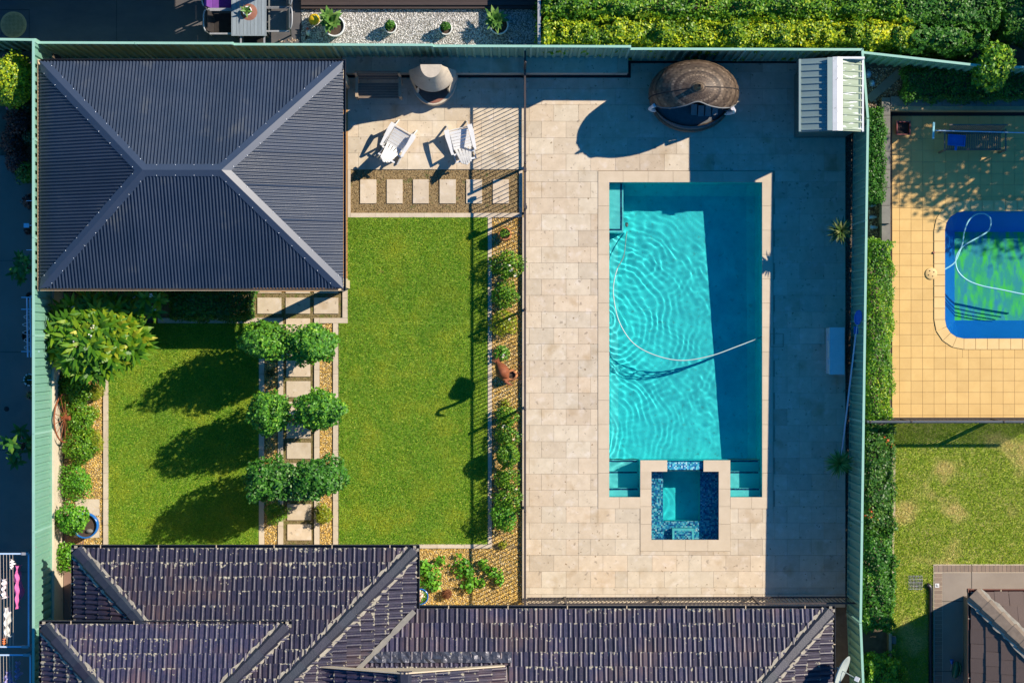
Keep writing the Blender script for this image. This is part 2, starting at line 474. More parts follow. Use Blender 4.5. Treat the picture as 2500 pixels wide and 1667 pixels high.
T['ridgetile'] = tilemat('ridge_tile', (.018, .022, .036), (.028, .030, .045), (.50, .46, .30), .45, .84)
T['browntile'] = tilemat('brown_roof_tile', (.150, .105, .082), (.095, .066, .054), (.3, .25, .18), .75, 1.3, stretch=(14, 14, 1), spec=.3, hue=0, rand=.08)
T['mortarbed'] = pm('mortar_bed', (.38, .34, .26), (.26, .23, .18), 10, .9, bump=.3, bscale=30)
T['lead'] = pm('lead_flashing', (.06, .06, .075), (.10, .10, .115), 14, .35, metal=.5, bump=.5, bscale=16)
T['pink'] = pm('pink_cotton', (.72, .16, .40), (.62, .12, .34), 8, .9)
T['paleblue'] = pm('pale_blue_frame', (.48, .62, .78), (.42, .56, .72), 8, .4)
T['lilac'] = pm('lilac_cotton', (.36, .32, .62), (.3, .27, .54), 8, .9)
T['orange'] = pm('orange_cotton', (.80, .20, .03), (.7, .17, .03), 8, .9)
T['dish'] = pm('dish_grey', (.40, .44, .40), (.36, .40, .36), 8, .5)
T['cord'] = pm('clothes_cord', (.62, .50, .38), None, 1, .7)
T['greenplastic'] = pm('green_plastic', (.012, .12, .06), (.01, .09, .05), 8, .4)
T['pinkflower'] = leafmat('pink_petals', [(0, (.75, .05, .25)), (.6, (.85, .25, .45)), (1, (.9, .6, .65))], rough=.6)
T['whiteflower'] = leafmat('white_petals', [(0, (.85, .82, .75)), (.7, (.88, .80, .62)), (1, (.9, .6, .35))], rough=.6)

T['hedge_lime'] = leafmat('lime_hedge_leaf', [(0, (.035, .11, .008)), (.35, (.14, .28, .012)), (.7, (.50, .60, .015)), (1, (.85, .80, .02))], patch=((.10, .26, .014), .52, .68, .5), pscale=1.3)
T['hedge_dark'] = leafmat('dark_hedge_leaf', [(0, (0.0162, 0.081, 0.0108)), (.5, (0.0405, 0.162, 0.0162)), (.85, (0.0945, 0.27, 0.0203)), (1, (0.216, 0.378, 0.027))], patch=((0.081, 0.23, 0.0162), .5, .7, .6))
T['hedge_mid'] = leafmat('mid_hedge_leaf', [(0, (.025, .10, .008)), (.45, (.085, .25, .012)), (.8, (.24, .42, .016)), (1, (.50, .56, .03))])
T['hedge_red'] = leafmat('red_tipped_leaf', [(0, (0.0203, 0.081, 0.0135)), (.5, (0.0473, 0.149, 0.0162)), (.86, (0.108, 0.243, 0.0203)), (.93, (0.135, 0.27, 0.027)), (.95, (0.608, 0.0945, 0.027)), (1, (0.743, 0.162, 0.0405))])
T['topiary'] = leafmat('glossy_citrus_leaf', [(0, (0.0273, 0.109, 0.0146)), (.4, (0.0637, 0.227, 0.0182)), (.8, (0.155, 0.382, 0.0218)), (1, (0.4, 0.619, 0.0546))], rough=.48, spec=.35)
T['topiary_b'] = leafmat('deep_green_leaf', [(0, (0.0172, 0.0805, 0.0115)), (.45, (0.046, 0.184, 0.0161)), (.85, (0.103, 0.299, 0.023)), (1, (0.391, 0.529, 0.23))], rough=.48, spec=.35)
T['shrub'] = leafmat('shrub_leaf', [(0, (.035, .12, .010)), (.45, (.11, .29, .016)), (.85, (.25, .45, .022)), (1, (.50, .58, .05))], trans=.3)
T['shrub_yellow'] = leafmat('yellow_green_leaf', [(0, (0.13, 0.195, 0.013)), (.5, (0.286, 0.364, 0.0195)), (1, (0.585, 0.572, 0.026))], trans=.3)
T['shrub_bright'] = leafmat('bright_green_leaf', [(0, (0.042, 0.168, 0.0112)), (.5, (0.112, 0.35, 0.0196)), (1, (0.28, 0.588, 0.042))], trans=.3)
T['darkshrub'] = leafmat('dark_shrub_leaf', [(0, (0.0104, 0.039, 0.0104)), (.6, (0.026, 0.078, 0.0195)), (1, (0.065, 0.143, 0.039))])
T['redshrub'] = leafmat('burgundy_leaf', [(0, (.03, .012, .015)), (.6, (.08, .03, .025)), (1, (.18, .09, .05))])
T['frangipani'] = leafmat('frangipani_leaf', [(0, (.035, .12, .008)), (.45, (.10, .26, .012)), (.75, (.26, .38, .015)), (1, (.58, .54, .04))], trans=.3, rough=.4)
T['agave'] = leafmat('agave_leaf', [(0, (.06, .16, .03)), (.6, (.13, .28, .05)), (1, (.28, .42, .10))], trans=.15, rough=.5)
T['spiky'] = leafmat('spiky_leaf', [(0, (.03, .07, .015)), (.6, (.09, .15, .03)), (1, (.34, .34, .12))], trans=.2)
T['bigleaf'] = leafmat('rubber_leaf', [(0, (0.0156, 0.078, 0.013)), (.6, (0.065, 0.195, 0.0195)), (1, (0.312, 0.468, 0.065))], trans=.2, rough=.3)
T['grass'] = leafmat('lawn_blade', [(0, (.06, .18, .008)), (.4, (.15, .37, .012)), (.8, (.33, .56, .02)), (1, (.75, .74, .12))], patch=((.58, .56, .04), .46, .66, .5), patch2=((.09, .28, .012), .50, .72, .6, .55), patch3=((.55, .36, .12), .69, .76, .7, 2.6), pscale=1.5, trans=.3, rough=.6)
T['drygrass'] = leafmat('dry_lawn_blade', [(0, (.13, .24, .012)), (.45, (.30, .46, .02)), (.8, (.50, .62, .04)), (1, (.80, .70, .18))], patch=((.85, .66, .30), .55, .66, .75), pscale=.9, trans=.25, rough=.7)
T['gold'] = pebblemat('golden_pebble', [(0, (.26, .14, .03)), (.3, (.58, .37, .08)), (.6, (.78, .53, .13)), (.85, (.85, .64, .26)), (1, (.88, .78, .56))])
T['whitepeb'] = pebblemat('white_pebble', [(0, (.34, .33, .32)), (.5, (.62, .60, .58)), (1, (.85, .83, .8))])
T['brownpeb'] = pebblemat('river_pebble', [(0, (.08, .055, .045)), (.4, (.24, .16, .11)), (.75, (.42, .30, .2)), (1, (.62, .54, .45))])
T['darkpeb'] = pebblemat('strip_gravel', [(0, (.06, .045, .035)), (.5, (.14, .105, .08)), (1, (.32, .26, .2))])
T['weave'] = leafmat('wicker_weave', [(0, (.03, .02, .013)), (.4, (.075, .05, .032)), (.75, (.15, .105, .068)), (1, (.27, .20, .135))], trans=0, rough=.55)

# ------------------------------------------------------------------ the setting
def sheet(name, rect, holes, z, mat, kind='structure', parent=None):
    """flat sheet with rectangular holes, all in photo pixels at height z"""
    xs = sorted({rect[0], rect[1], *[v for h in holes for v in h[:2] if rect[0] < v < rect[1]]})
    ys = sorted({rect[2], rect[3], *[v for h in holes for v in h[2:] if rect[2] < v < rect[3]]})
    m = MB()
    for i in range(len(xs) - 1):
        for j in range(len(ys) - 1):
            cx, cy_ = (xs[i] + xs[i + 1]) / 2, (ys[j] + ys[j + 1]) / 2
            if any(h[0] < cx < h[1] and h[2] < cy_ < h[3] for h in holes): continue
            a, b = P(xs[i], ys[j + 1], z), P(xs[i + 1], ys[j], z)
            m.add([(a.x, a.y, z), (b.x, a.y, z), (b.x, b.y, z), (a.x, b.y, z)], [(0, 1, 2, 3)])
    o = m.build(name, mat, parent)
    if kind: o['kind'] = kind
    return o


def rect_minus(r, h):
    a, b, c, d = r
    if h[0] >= b or h[1] <= a or h[2] >= d or h[3] <= c: return [r]
    out = []
    if h[0] > a: out.append((a, h[0], c, d))
    if h[1] < b: out.append((h[1], b, c, d))
    x0, x1 = max(a, h[0]), min(b, h[1])
    if h[2] > c: out.append((x0, x1, c, h[2]))
    if h[3] < d: out.append((x0, x1, h[3], d))
    return out


BOXM = {}


def slab(name, a, b, c, d, ztop, th, mat, parent, gap=0.22, dz=0.0008):
    """one paving piece between pixel edges, sharing a unit mesh"""
    p, q = P(a + gap, c + gap, 0), P(b - gap, d - gap, 0)
    key = mat.name
    if key not in BOXM:
        e = .5; k = .4965
        m = MB()
        V = [(-e, -e, -1), (e, -e, -1), (e, e, -1), (-e, e, -1), (-e, -e, -.06), (e, -e, -.06), (e, e, -.06), (-e, e, -.06), (-k, -k, 0), (k, -k, 0), (k, k, 0), (-k, k, 0)]
        F = [(8, 9, 10, 11)]
        for i in range(4):
            j = (i + 1) % 4
            F += [(i, j, 4 + j, 4 + i), (4 + i, 4 + j, 8 + j, 8 + i)]
        m.add(V, F); BOXM[key] = m.mesh(name, mat)
    cx, cy_ = (p.x + q.x) / 2, (p.y + q.y) / 2
    M_ = Matrix.Translation((cx, cy_, ztop + random.uniform(-dz, dz))) @ Matrix.Diagonal((abs(q.x - p.x), abs(q.y - p.y), th, 1))
    if parent is not None: M_ = WM[parent.name].inverted() @ M_
    return link(BOXM[key], name, parent, M_)


POOL_HOLES = [(1480, 1868, 438, 1220), (1575, 1770, 1220, 1330)]
BLUE_HOLE = [(2301, 3000, 510, 832)]
sheet('ground', (-9000, 11500, -9000, 10500), POOL_HOLES + BLUE_HOLE, -0.06, T['earth'])

# pool deck: travertine in running bond
deck = sheet('pool_deck', (1284, 2064, 150, 1482), POOL_HOLES, -0.012, T['joint'])
HOLES = [(1460, 1888, 418, 1241), (1563, 1783, 1241, 1345), (1200, 1537, 100, 190)]
ROWS = [150, 177, 217, 256.5, 296.5, 337, 377, 417, 444] + [444 + 39.6 * i for i in range(1, 26)] + [1450, 1482]
for k in range(len(ROWS) - 1):
    y0, y1 = ROWS[k], ROWS[k + 1]
    x = 1262 - (30 if k % 2 else 0)
    while x < 2064:
        rs = [(max(x, 1284), min(x + 60, 2064), y0, y1)]
        for h in HOLES: rs = [q for r in rs for q in rect_minus(r, h)]
        for r in rs:
            if r[1] - r[0] > 4 and r[3] - r[2] > 4:
                mid = (r[0] + r[1]) / 2
                for q in ([r] if r[1] - r[0] < 50 or random.random() > .07 else [(r[0], mid, r[2], r[3]), (mid, r[1], r[2], r[3])]):
                    slab('paving_tile', *q, 0.0, .02, T['travertine'], deck)
        x += 60
patio = sheet('patio', (849, 1280, 180, 414.5), [], -0.012, T['joint'])
for k, (y0, y1) in enumerate([(180, 216), (216, 255.5), (255.5, 295), (295, 335), (335, 374), (374, 414)]):
    x = 845 - (30 if k % 2 else 0)
    while x < 1279:
        a, b = max(x, 849), min(x + 60, 1279)
        if b - a > 4: slab('paving_tile', a, b, y0, y1, 0.0, .02, T['travertine'], patio)
        x += 60

# beds, lawns and paths
sheet('garden_bed', (849, 1281, 414, 521), [], -0.03, T['soil'])
sheet('garden_bed', (1190, 1281, 521, 1480), [], -0.032, T['soil'])
sheet('garden_bed', (1000, 1190, 1325, 1500), [], -0.032, T['soil'])
sheet('garden_bed', (150, 268, 690, 1345), [], -0.032, T['soil'])
sheet('garden_bed', (268, 606, 690, 778), [], -0.032, T['moss'])
sheet('garden_path', (605, 849, 680, 777), [], -0.028, T['moss'])
sheet('garden_path', (677, 783, 777, 1345), [], -0.028, T['moss'])
sheet('garden_bed', (631, 677, 789, 1345), [], -0.03, T['soil'])
sheet('garden_bed', (783, 829, 789, 1345), [], -0.03, T['soil'])

STEP = thing('stepping_path', None, None, P(735, 1000), kind='structure')
for y in (777, 829, 880, 930, 980, 1030, 1080, 1130, 1180, 1230, 1279):
    d = (y - 777) / 500 * 3.2
    slab('paver', 698 + d, 757 + d, y, y + 39.5, 0.0, .03, T['travertine'], STEP)
for a, b in ((628, 687), (697, 757), (766, 826)):
    slab('paver', a, b, 726.5, 766, 0.0, .03, T['travertine'], STEP)
    slab('paver', a, b, 677, 716, 0.0, .03, T['travertine'], STEP)
STEP2 = thing('stepping_path', None, None, P(1060, 467), kind='structure')
for a, b in ((879, 919), (944, 983), (1008, 1047), (1073, 1113), (1138, 1177), (1203, 1242.5)):
    slab('paver', a, b, 438, 497, 0.0, .03, T['travertine'], STEP2)


def kerb_run(x0, x1, y0, y1):
    K = thing('garden_kerb', None, None, P((x0 + x1) / 2, (y0 + y1) / 2), kind='structure')
    if x1 - x0 > y1 - y0:
        n = max(1, round((x1 - x0) / 60))
        for i in range(n): slab('kerb_stone', x0 + (x1 - x0) * i / n, x0 + (x1 - x0) * (i + 1) / n, y0, y1, .012, .07, T['kerb'], K, .15)
    else:
        n = max(1, round((y1 - y0) / 60))
        for i in range(n): slab('kerb_stone', x0, x1, y0 + (y1 - y0) * i / n, y0 + (y1 - y0) * (i + 1) / n, .012, .07, T['kerb'], K, .15)


for r in ((856, 1275, 520, 531), (849, 856, 414, 531), (1267, 1276, 416, 520), (1191, 1201, 531, 1328), (1000, 1201, 1328, 1338),
          (836, 849, 680, 776), (780, 849, 776, 789), (605.5, 618.5, 700, 776), (385, 690, 776, 789), (678.5, 691.5, 789, 1345), (767, 780, 776, 1345),
          (632, 645, 789, 1345), (813, 826, 789, 1345), (252, 265, 900, 1345), (1274, 1279, 531, 1470)):
    kerb_run(*r)


def lawn(name, rects, z, base, blade, dens, label, L=.05, W=.010, lean=.9, seed=1):
    rng = np.random.default_rng(seed)
    for r in rects: sheet('lawn', (r[0], r[1], r[2], r[3]), [], z, base)
    pts = []
    for r in rects:
        a, b = P(r[0] + 1, r[3] - 1), P(r[1] - 1, r[2] + 1)
        n = int(dens * (b.x - a.x) * (b.y - a.y))
        pts.append(np.stack([rng.uniform(a.x, b.x, n), rng.uniform(a.y, b.y, n), np.full(n, z)], 1))
    p = np.concatenate(pts); n = len(p)
    th = rng.uniform(0, 6.283, n); t = rng.uniform(.2, 1.25, n) * lean
    d = np.stack([np.cos(th) * np.sin(t), np.sin(th) * np.sin(t), np.cos(t)], 1)
    s = np.stack([-np.sin(th), np.cos(th), np.zeros(n)], 1)
    Ls = L * rng.uniform(.6, 1.4, (n, 1)); Ws = W * rng.uniform(.7, 1.3, (n, 1))
    V = np.stack([p - s * Ws / 2, p + s * Ws / 2, p + d * Ls], 1)
    o = npmesh(name, V, 3, blade, rng.random(n))
    return tag(o, label, 'grass', kind='stuff')


lawn('grass', [(849, 1191, 531, 789), (827, 1191, 789, 1328)], 0.0, T['lawnbase'], T['grass'], 5200,
     'mown green lawn between the stepping path and the pool fence', seed=1)
lawn('grass', [(265, 632, 789, 1345)], 0.0, T['lawnbase'], T['grass'], 5200,
     'mown green lawn striped by tree shadows left of the stepping path', seed=2)
lawn('grass', [(2178, 2560, 1030, 1378), (2178, 2280, 1378, 1720)], 0.0, T['drybase'], T['drygrass'], 4300,
     'patchy straw coloured lawn beyond the right hand fence', L=.06, W=.012, seed=3)


def pebbles(name, rects, z, dens, size, mat, label, seed, group=None):
    rng = np.random.default_rng(seed)
    P_ = []
    for r in rects:
        a, b = P(r[0], r[3], z), P(r[1], r[2], z)
        n = int(dens * (b.x - a.x) * (b.y - a.y))
        P_.append(np.stack([rng.uniform(a.x, b.x, n), rng.uniform(a.y, b.y, n), np.full(n, z)], 1))
    p = np.concatenate(P_); n = len(p)
    th = rng.uniform(0, 6.283, n); sz = size * rng.uniform(.6, 1.4, n); asp = rng.uniform(.55, 1, n)
    hgt = sz * rng.uniform(.35, .7, n)
    C = []
    for k in range(5):
        a = 2 * math.pi * k / 5
        x, y = np.cos(a) * sz * .5, np.sin(a) * sz * .5 * asp
        C.append(np.stack([x * np.cos(th) - y * np.sin(th), x * np.sin(th) + y * np.cos(th), np.zeros(n)], 1) + p)
    top = p + np.stack([rng.normal(0, .12, n) * sz, rng.normal(0, .12, n) * sz, hgt], 1)
    V = np.stack([np.stack([C[k], C[(k + 1) % 5], top], 1) for k in range(5)], 1).reshape(-1, 3, 3)
    o = npmesh(name, V, 3, mat, np.repeat(rng.random(n), 5))
    return tag(o, label, 'gravel', group, 'stuff')


pebbles('gravel', [(1202, 1273, 532, 1330), (1018, 1273, 1339, 1476)], -0.028, 2300, .028, T['gold'], 'golden gravel in the bed along the pool fence', 11)
pebbles('gravel', [(166, 252, 880, 1345)], -0.028, 2300, .028, T['gold'], 'golden gravel in the narrow bed below the left fence', 12)
pebbles('gravel', [(646, 678, 789, 1345)], -0.026, 2300, .028, T['gold'], 'golden gravel strip left of the stepping path', 13)
pebbles('gravel', [(781, 812, 789, 1345)], -0.026, 2300, .028, T['gold'], 'golden gravel strip right of the stepping path', 14)
pebbles('gravel', [(2064, 2079, 330, 1490)], -0.04, 2000, .024, T['darkpeb'], 'dark gravel strip between pool deck and right fence', 15)
pebbles('mulch', [(857, 1266, 415, 519)], -0.026, 1500, .022, pebblemat('mulch_chip', [(0, (.10, .065, .03)), (.5, (.24, .16, .07)), (.85, (.40, .29, .14)), (1, (.5, .42, .26))]), 'brown mulch around the row of six pavers', 16)
pebbles('mulch', [(607, 847, 690, 775), (692, 767, 777, 1340)], -0.024, 900, .02, pebblemat('moss_chip', [(0, (.09, .065, .025)), (.5, (.20, .15, .06)), (.85, (.22, .21, .06)), (1, (.38, .32, .18))]), 'mossy mulch between the stepping path pavers', 17)

# dark channel round the far edge of the deck, raised travertine bench wall
ch = MB()
ch.pbox(849, 1537, 179, 190.5, -.02, .004, 0); ch.pbox(1533.5, 1540, 143, 190.5, -.02, .0042, 0); ch.pbox(1537, 1944, 143, 155, -.02, .0044, 0)
tag(ch.build('drain_channel', T['black']), kind='structure')
BW = thing('bench_wall', 'low travertine topped wall along the far fence, with a stepped right end', 'wall', P(1190, 160))
MB().pbox(835, 1533, 136, 178, 0, .40, .44).build('core', T['concrete'], BW)
x = 835
while x < 1530:
    w = 72 if x < 1210 else 80
    p, q = P(x + .4, 134.5, .44), P(min(x + w, 1534) - .4, 179, .44)
    MB().box(p.x, q.x, p.y, q.y, .40, .44).build('cap_stone', T['travertine'], BW)
    x += w

# ------------------------------------------------------------------ the swimming pool with its spa
WL = -0.11
POOL = thing('swimming_pool', 'turquoise rectangular pool with mosaic spa built into its near end', 'pool', P(1674, 830, -2))


def recv(o):
    o.cycles.is_caustics_receiver = True
    return o


def wx(px): return (px - 1250) / 100
def wy(py): return -(py - 833.5) / 100


D0, D1 = -1.38, -.95          # floor at the deep far end and at the spa end
m = MB()
X0, X1, YA, YB, YC = wx(1486), wx(1862), wy(444), wy(1124), wy(1214)
SX0, SX1 = wx(1563), wx(1783)
r = .28                         # coved floor edge
def fl(y): return D0 + (D1 - D0) * max(0, min(1, (YA - y) / (YA - YB)))
ys = [YA, YA - r, YA - 2, YA - 4, YB]
sec = []
for y in ys:
    d = fl(y) + (r * .9 if y == YA else 0)
    sec.append([(X0, y, 0), (X0, y, d + r), (X0 + r * .3, y, d + r * .3), (X0 + r, y, d), (X1 - r, y, d), (X1 - r * .3, y, d + r * .3), (X1, y, d + r), (X1, y, 0)])
V = [p for s in sec for p in s]
F = [(i * 8 + j, i * 8 + j + 1, i * 8 + j + 9, i * 8 + j + 8) for i in range(len(ys) - 1) for j in range(7)]
m.add(V, F)
m.add([(X0, YA, 0), (X1, YA, 0), (X1, YA, D0), (X0, YA, D0)], [(0, 1, 2, 3)])
m.add([(X0, YB, 0), (X0, YC, 0), (X0, YC, -1.5), (X0, YB, -1.5)], [(0, 1, 2, 3)])
m.add([(X1, YB, 0), (X1, YC, 0), (X1, YC, -1.5), (X1, YB, -1.5)], [(0, 1, 2, 3)])
m.add([(X0, YC, 0), (SX0, YC, 0), (SX0, YC, -1.5), (X0, YC, -1.5)], [(0, 1, 2, 3)])
m.add([(SX1, YC, 0), (X1, YC, 0), (X1, YC, -1.5), (SX1, YC, -1.5)], [(0, 1, 2, 3)])
m.add([(SX0, YB, 0), (SX0, YC, 0), (SX0, YC, -1.5), (SX0, YB, -1.5)], [(0, 1, 2, 3)])
m.add([(SX1, YB, 0), (SX1, YC, 0), (SX1, YC, -1.5), (SX1, YB, -1.5)], [(0, 1, 2, 3)])
m.add([(SX0, YB, 0), (SX1, YB, 0), (SX1, YB, -1.6), (SX0, YB, -1.6)], [(0, 1, 2, 3)])
recv(m.build('shell', T['plaster'], POOL))
# submerged bench in the far left corner
b = MB(); b.box(wx(1487), wx(1524), wy(566), wy(445), -1.5, -.42); sb = recv(b.build('seat_ledge', T['plaster_step'], POOL))
recv(MB().box(wx(1516), wx(1520.5), wy(561), wy(446), -.42, -.414).build('tile_band', T['mosaic_dark'], sb))
recv(MB().box(wx(1488), wx(1516), wy(561), wy(557), -.42, -.4142).build('tile_band', T['mosaic_dark'], sb))
for a, b_ in ((1487, 1562.5), (1783.5, 1861)):
    for y0, z, l0 in ((1126, -.78, 1127), (1153, -.58, 1154), (1193, -.36, 1194)):
        st = recv(MB().box(wx(a), wx(b_), wy(1213.5), wy(y0), -1.3, z).build('step', T['plaster_step'], POOL))
        recv(MB().box(wx(a + (0 if a < 1500 else 2)), wx(b_ - 4), wy(l0 + 4), wy(l0), z, z + .006).build('tile_band', T['mosaic_dark'], st))
# spa tub
SA, SB_, SC_, SD_ = wx(1589), wx(1756), wy(1150), wy(1318)
m = MB()
m.add([(SA, SD_, 0), (SB_, SD_, 0), (SB_, SC_, 0), (SA, SC_, 0), (SA, SD_, -.5), (SB_, SD_, -.5), (SB_, SC_, -.5), (SA, SC_, -.5)],
      [(0, 1, 5, 4), (1, 2, 6, 5), (2, 3, 7, 6), (3, 0, 4, 7)])
recv(m.build('spa_wall', T['mosaic'], POOL))
FA, FB, FC, FD = wx(1622), wx(1713), wy(1146), wy(1275)
m = MB()
for q in ((SA, FA, SD_, SC_), (FB, SB_, SD_, SC_), (FA, FB, SD_, FD)):
    m.box(q[0], q[1], q[2], q[3], -.6, -.5)
recv(m.build('spa_seat', T['mosaic'], POOL))
m = MB()
m.add([(FA, FD, -.5), (FB, FD, -.5), (FB, SC_, -.5), (FA, SC_, -.5), (FA, FD, -1.0), (FB, FD, -1.0), (FB, SC_, -1.0), (FA, SC_, -1.0)],
      [(0, 1, 5, 4), (1, 2, 6, 5), (2, 3, 7, 6), (3, 0, 4, 7), (4, 5, 6, 7)])
recv(m.build('spa_footwell', T['plaster'], POOL))
sp = recv(MB().box(wx(1643), wx(1696), SD_ + .002, wy(1291), -.5, -.2).build('spa_step', T['plaster_step'], POOL))
recv(MB().box(wx(1648), wx(1691), SD_ + .003, wy(1296), -.2, -.194).build('tile_band', T['mosaic'], sp))
jet = MB().lathe([(.0, .012), (.018, .012), (.026, 0)], (0, 0, 0), 10).mesh('jet', T['white'])
for px, py in ((1593.5, 1180), (1593.5, 1213), (1593.5, 1240.5), (1593, 1271.5), (1739, 1183), (1738.5, 1212), (1738.5, 1235.5), (1739, 1265.5), (1604, 1298), (1630, 1298), (1703, 1297), (1728, 1297)):
    recv(link(jet, 'jet', POOL, WM[POOL.name].inverted() @ Matrix.Translation((wx(px), wy(py), -.5))))
MB().box(wx(1629), wx(1717), wy(1147), wy(1124.2), -.5, -.07).build('spillway', T['mosaic'], POOL)
# coping stones
CT = 0.012
def cope(a, b, c, d): slab('coping_stone', a, b, c, d, CT, .05, T['coping'], POOL, .2)
for y in range(13):
    y0 = 444 + 59.2 * y; y1 = min(y0 + 59.2, 1214)
    cope(1460, 1487.5, y0, y1); cope(1860.5, 1887, y0, y1)
for i in range(7): cope(1460 + 61 * i, 1460 + 61 * (i + 1), 418, 445.5)
for a, b in ((1460, 1512), (1512, 1563.3)): cope(a, b, 1213, 1241)
for a, b in ((1783, 1835), (1835, 1887)): cope(a, b, 1213, 1241)
for i in range(4):
    a = 1150 + 43 * i
    cope(1563, 1590.5, a, a + 43); cope(1754.5, 1783, a, a + 43)
cope(1563, 1629, 1123, 1151); cope(1717, 1783, 1123, 1151)
for i in range(4): cope(1563 + 55 * i, 1563 + 55 * (i + 1), 1317, 1345)


def water(name, rects, cell, fn, mat, parent):
    V = []; F = []
    for (a, b, c, d) in rects:
        x0, x1, y0, y1 = wx(a), wx(b), wy(d), wy(c)
        nx, ny = max(2, int((x1 - x0) / cell)), max(2, int((y1 - y0) / cell))
        X, Y = np.meshgrid(np.linspace(x0, x1, nx), np.linspace(y0, y1, ny))
        Z = fn(X, Y); k = len(V)
        V += np.stack([X, Y, Z], -1).reshape(-1, 3).tolist()
        F += [(k + j * nx + i, k + j * nx + i + 1, k + (j + 1) * nx + i + 1, k + (j + 1) * nx + i) for j in range(ny - 1) for i in range(nx - 1)]
    mm = MB(); mm.add(V, F, True)
    o = mm.build(name, mat, parent)
    o.cycles.is_caustics_caster = True
    return o


def ripples(amp, seed, rings, level, lmin=.2, lmax=.6):
    rr = np.random.default_rng(seed)
    W_ = []
    for i in range(44):
        k = 2 * math.pi / (lmin + (lmax - lmin) * rr.random() ** 1.6)
        W_.append((rr.uniform(0, 6.28), k, rr.uniform(0, 6.28), (9 / k ** 2) * rr.uniform(.009, .019)))

    def fn(X, Y):
        Z = np.zeros_like(X)
        fade = .55 + .45 * np.sin(X * 1.3 + Y * .9 + 1) * np.sin(Y * 1.1 - X * .5)
        for th, k, ph, a in W_: Z += a * np.sin(k * (X * math.cos(th) + Y * math.sin(th)) + ph) * fade
        for cx, cy_, a, lam, dec in rings:
            rd = np.hypot(X - wx(cx), Y - wy(cy_)) + .05 * np.sin(2.1 * X + 3.3 * Y + cx) + .035 * np.sin(5.2 * X - 4.1 * Y) + .02 * np.sin(9 * Y + 7 * X); Z += (.35 + .65 * np.sin(1.7 * X + 1.1 * Y + cy_) ** 2) * a * np.sin(2 * math.pi / lam * rd) * np.exp(-rd / dec) * np.minimum(1, rd / .3)
        return Z * amp + level
    return fn


POOLFN = ripples(.85, 4, [(1548, 750, .0017, .165, 1.5), (1490, 1030, .0015, .15, 1.5), (1640, 610, .0008, .17, 1.0)], WL, .12, .45)
water('water', [(1486.3, 1861.7, 444.3, 1123.8), (1486.3, 1562.8, 1123.8, 1213.7), (1783.2, 1861.7, 1123.8, 1213.7)], .018, POOLFN, T['water'], POOL)
SPAFN = ripples(.55, 9, [(1660, 1215, .0016, .16, .7)], -.085, .12, .3)
water('spa_water', [(1589.3, 1755.7, 1147.5, 1317.7)], .015, SPAFN, T['water'], POOL)

# ------------------------------------------------------------------ fences
def steel_fence(name, label, a, b, z0, zt, bay=2.4, side=1, group=None, plinth=0.0):
    """profiled steel sheet fence from a to b (world xy); side: which way the ribs face"""
    a = Vector((*a, 0)); b = Vector((*b, 0)); d = b - a; L = d.length; d.normalize(); s = Vector((-d.y, d.x, 0)) * side
    R = thing(name, label, 'fence', (a.x, a.y, z0), group=group)
    n = max(1, round(L / bay)); w = L / n
    prof = [(0, 0), (.10, 0), (.118, .042), (.172, .042), (.19, 0)]
    for i in range(n):
        u0, u1 = i * w, (i + 1) * w
        m = MB(); V = []; u = u0
        while u < u1 - .02:
            for du, h in prof:
                if u + du < u1: V.append((u + du, h))
            u += .20
        V.append((u1, 0)); q = []
        for uu, h in V:
            p = a + d * uu + s * (h - .014)
            q += [(p.x, p.y, z0 + .04), (p.x, p.y, zt - .02)]
        m.add(q, [(2 * k, 2 * k + 2, 2 * k + 3, 2 * k + 1) for k in range(len(V) - 1)])
        m.build('panel', T['fence'], R)
        p, e = a + d * (u0 + .004), a + d * (u1 - .004)
        MB().bar((p.x, p.y, zt), (e.x, e.y, zt), .055, .05).build('top_rail', T['fencecap'], R)
        MB().bar((p.x, p.y, z0 + .04), (e.x, e.y, z0 + .04), .05, .05).build('bottom_rail', T['fence'], R)
        p = a + d * u0
        MB().bar((p.x, p.y, z0), (p.x, p.y, zt + .012), .062, .05, (d.x, d.y, 0)).build('post', T['fencecap'], R)
    if plinth:
        m = MB(); m.bar((a.x, a.y, z0 + plinth / 2), (b.x, b.y, z0 + plinth / 2), .06, plinth); m.build('plinth', T['plinth'], R)
    return R


FL = -11.0
top = [(P(82, 0, 2.6).x, 568, 2.45), (568, 1055, 2.3), (1055, 1537, 2.16), (1537, 2105, 1.8)]
yl, yr = 6.915, 6.85
def ty(x): return yl + (yr - yl) * (x + 11) / 19.2
xs = [FL, P(568, 100, 2.4).x, P(1055, 100, 2.2).x, P(1537, 100, 2.0).x, P(2105, 100, 1.8).x]
LB = ['green steel fence behind the pavilion roof', 'green steel fence between pavilion roof and white pebble bed', 'green steel fence behind the outdoor fireplace', 'green steel fence behind the wicker daybed and shed']
for i in range(4):
    steel_fence('steel_fence', LB[i], (xs[i + 1], ty(xs[i + 1])), (xs[i], ty(xs[i])), 0.0, (2.45, 2.3, 2.16, 1.8)[i], side=1, group='green boundary fences')
steel_fence('steel_fence', 'long green steel fence on top of the cream wall at the left', (FL, 6.9), (FL, -8.9), 1.05, 2.80, side=-1, group='green boundary fences')
steel_fence('steel_fence', 'green steel fence beside the dark pool deck paving', (8.36, 5.2), (8.19, -6.6), 0, 1.8, side=-1, group='green boundary fences')
steel_fence('steel_fence', 'short green steel fence behind the shed', (xs[4], yr), (8.36, 5.24), 0, 1.8, side=-1, group='green boundary fences')
steel_fence('steel_fence', 'green steel fence beside the satellite dish', (8.19, -6.64), (8.30, -9.2), 0, 1.8, side=-1, group='green boundary fences')
pA, pB, pC = P(2108, 128, 1.8), P(2412, 164, 1.7), P(2560, 165, 1.7)
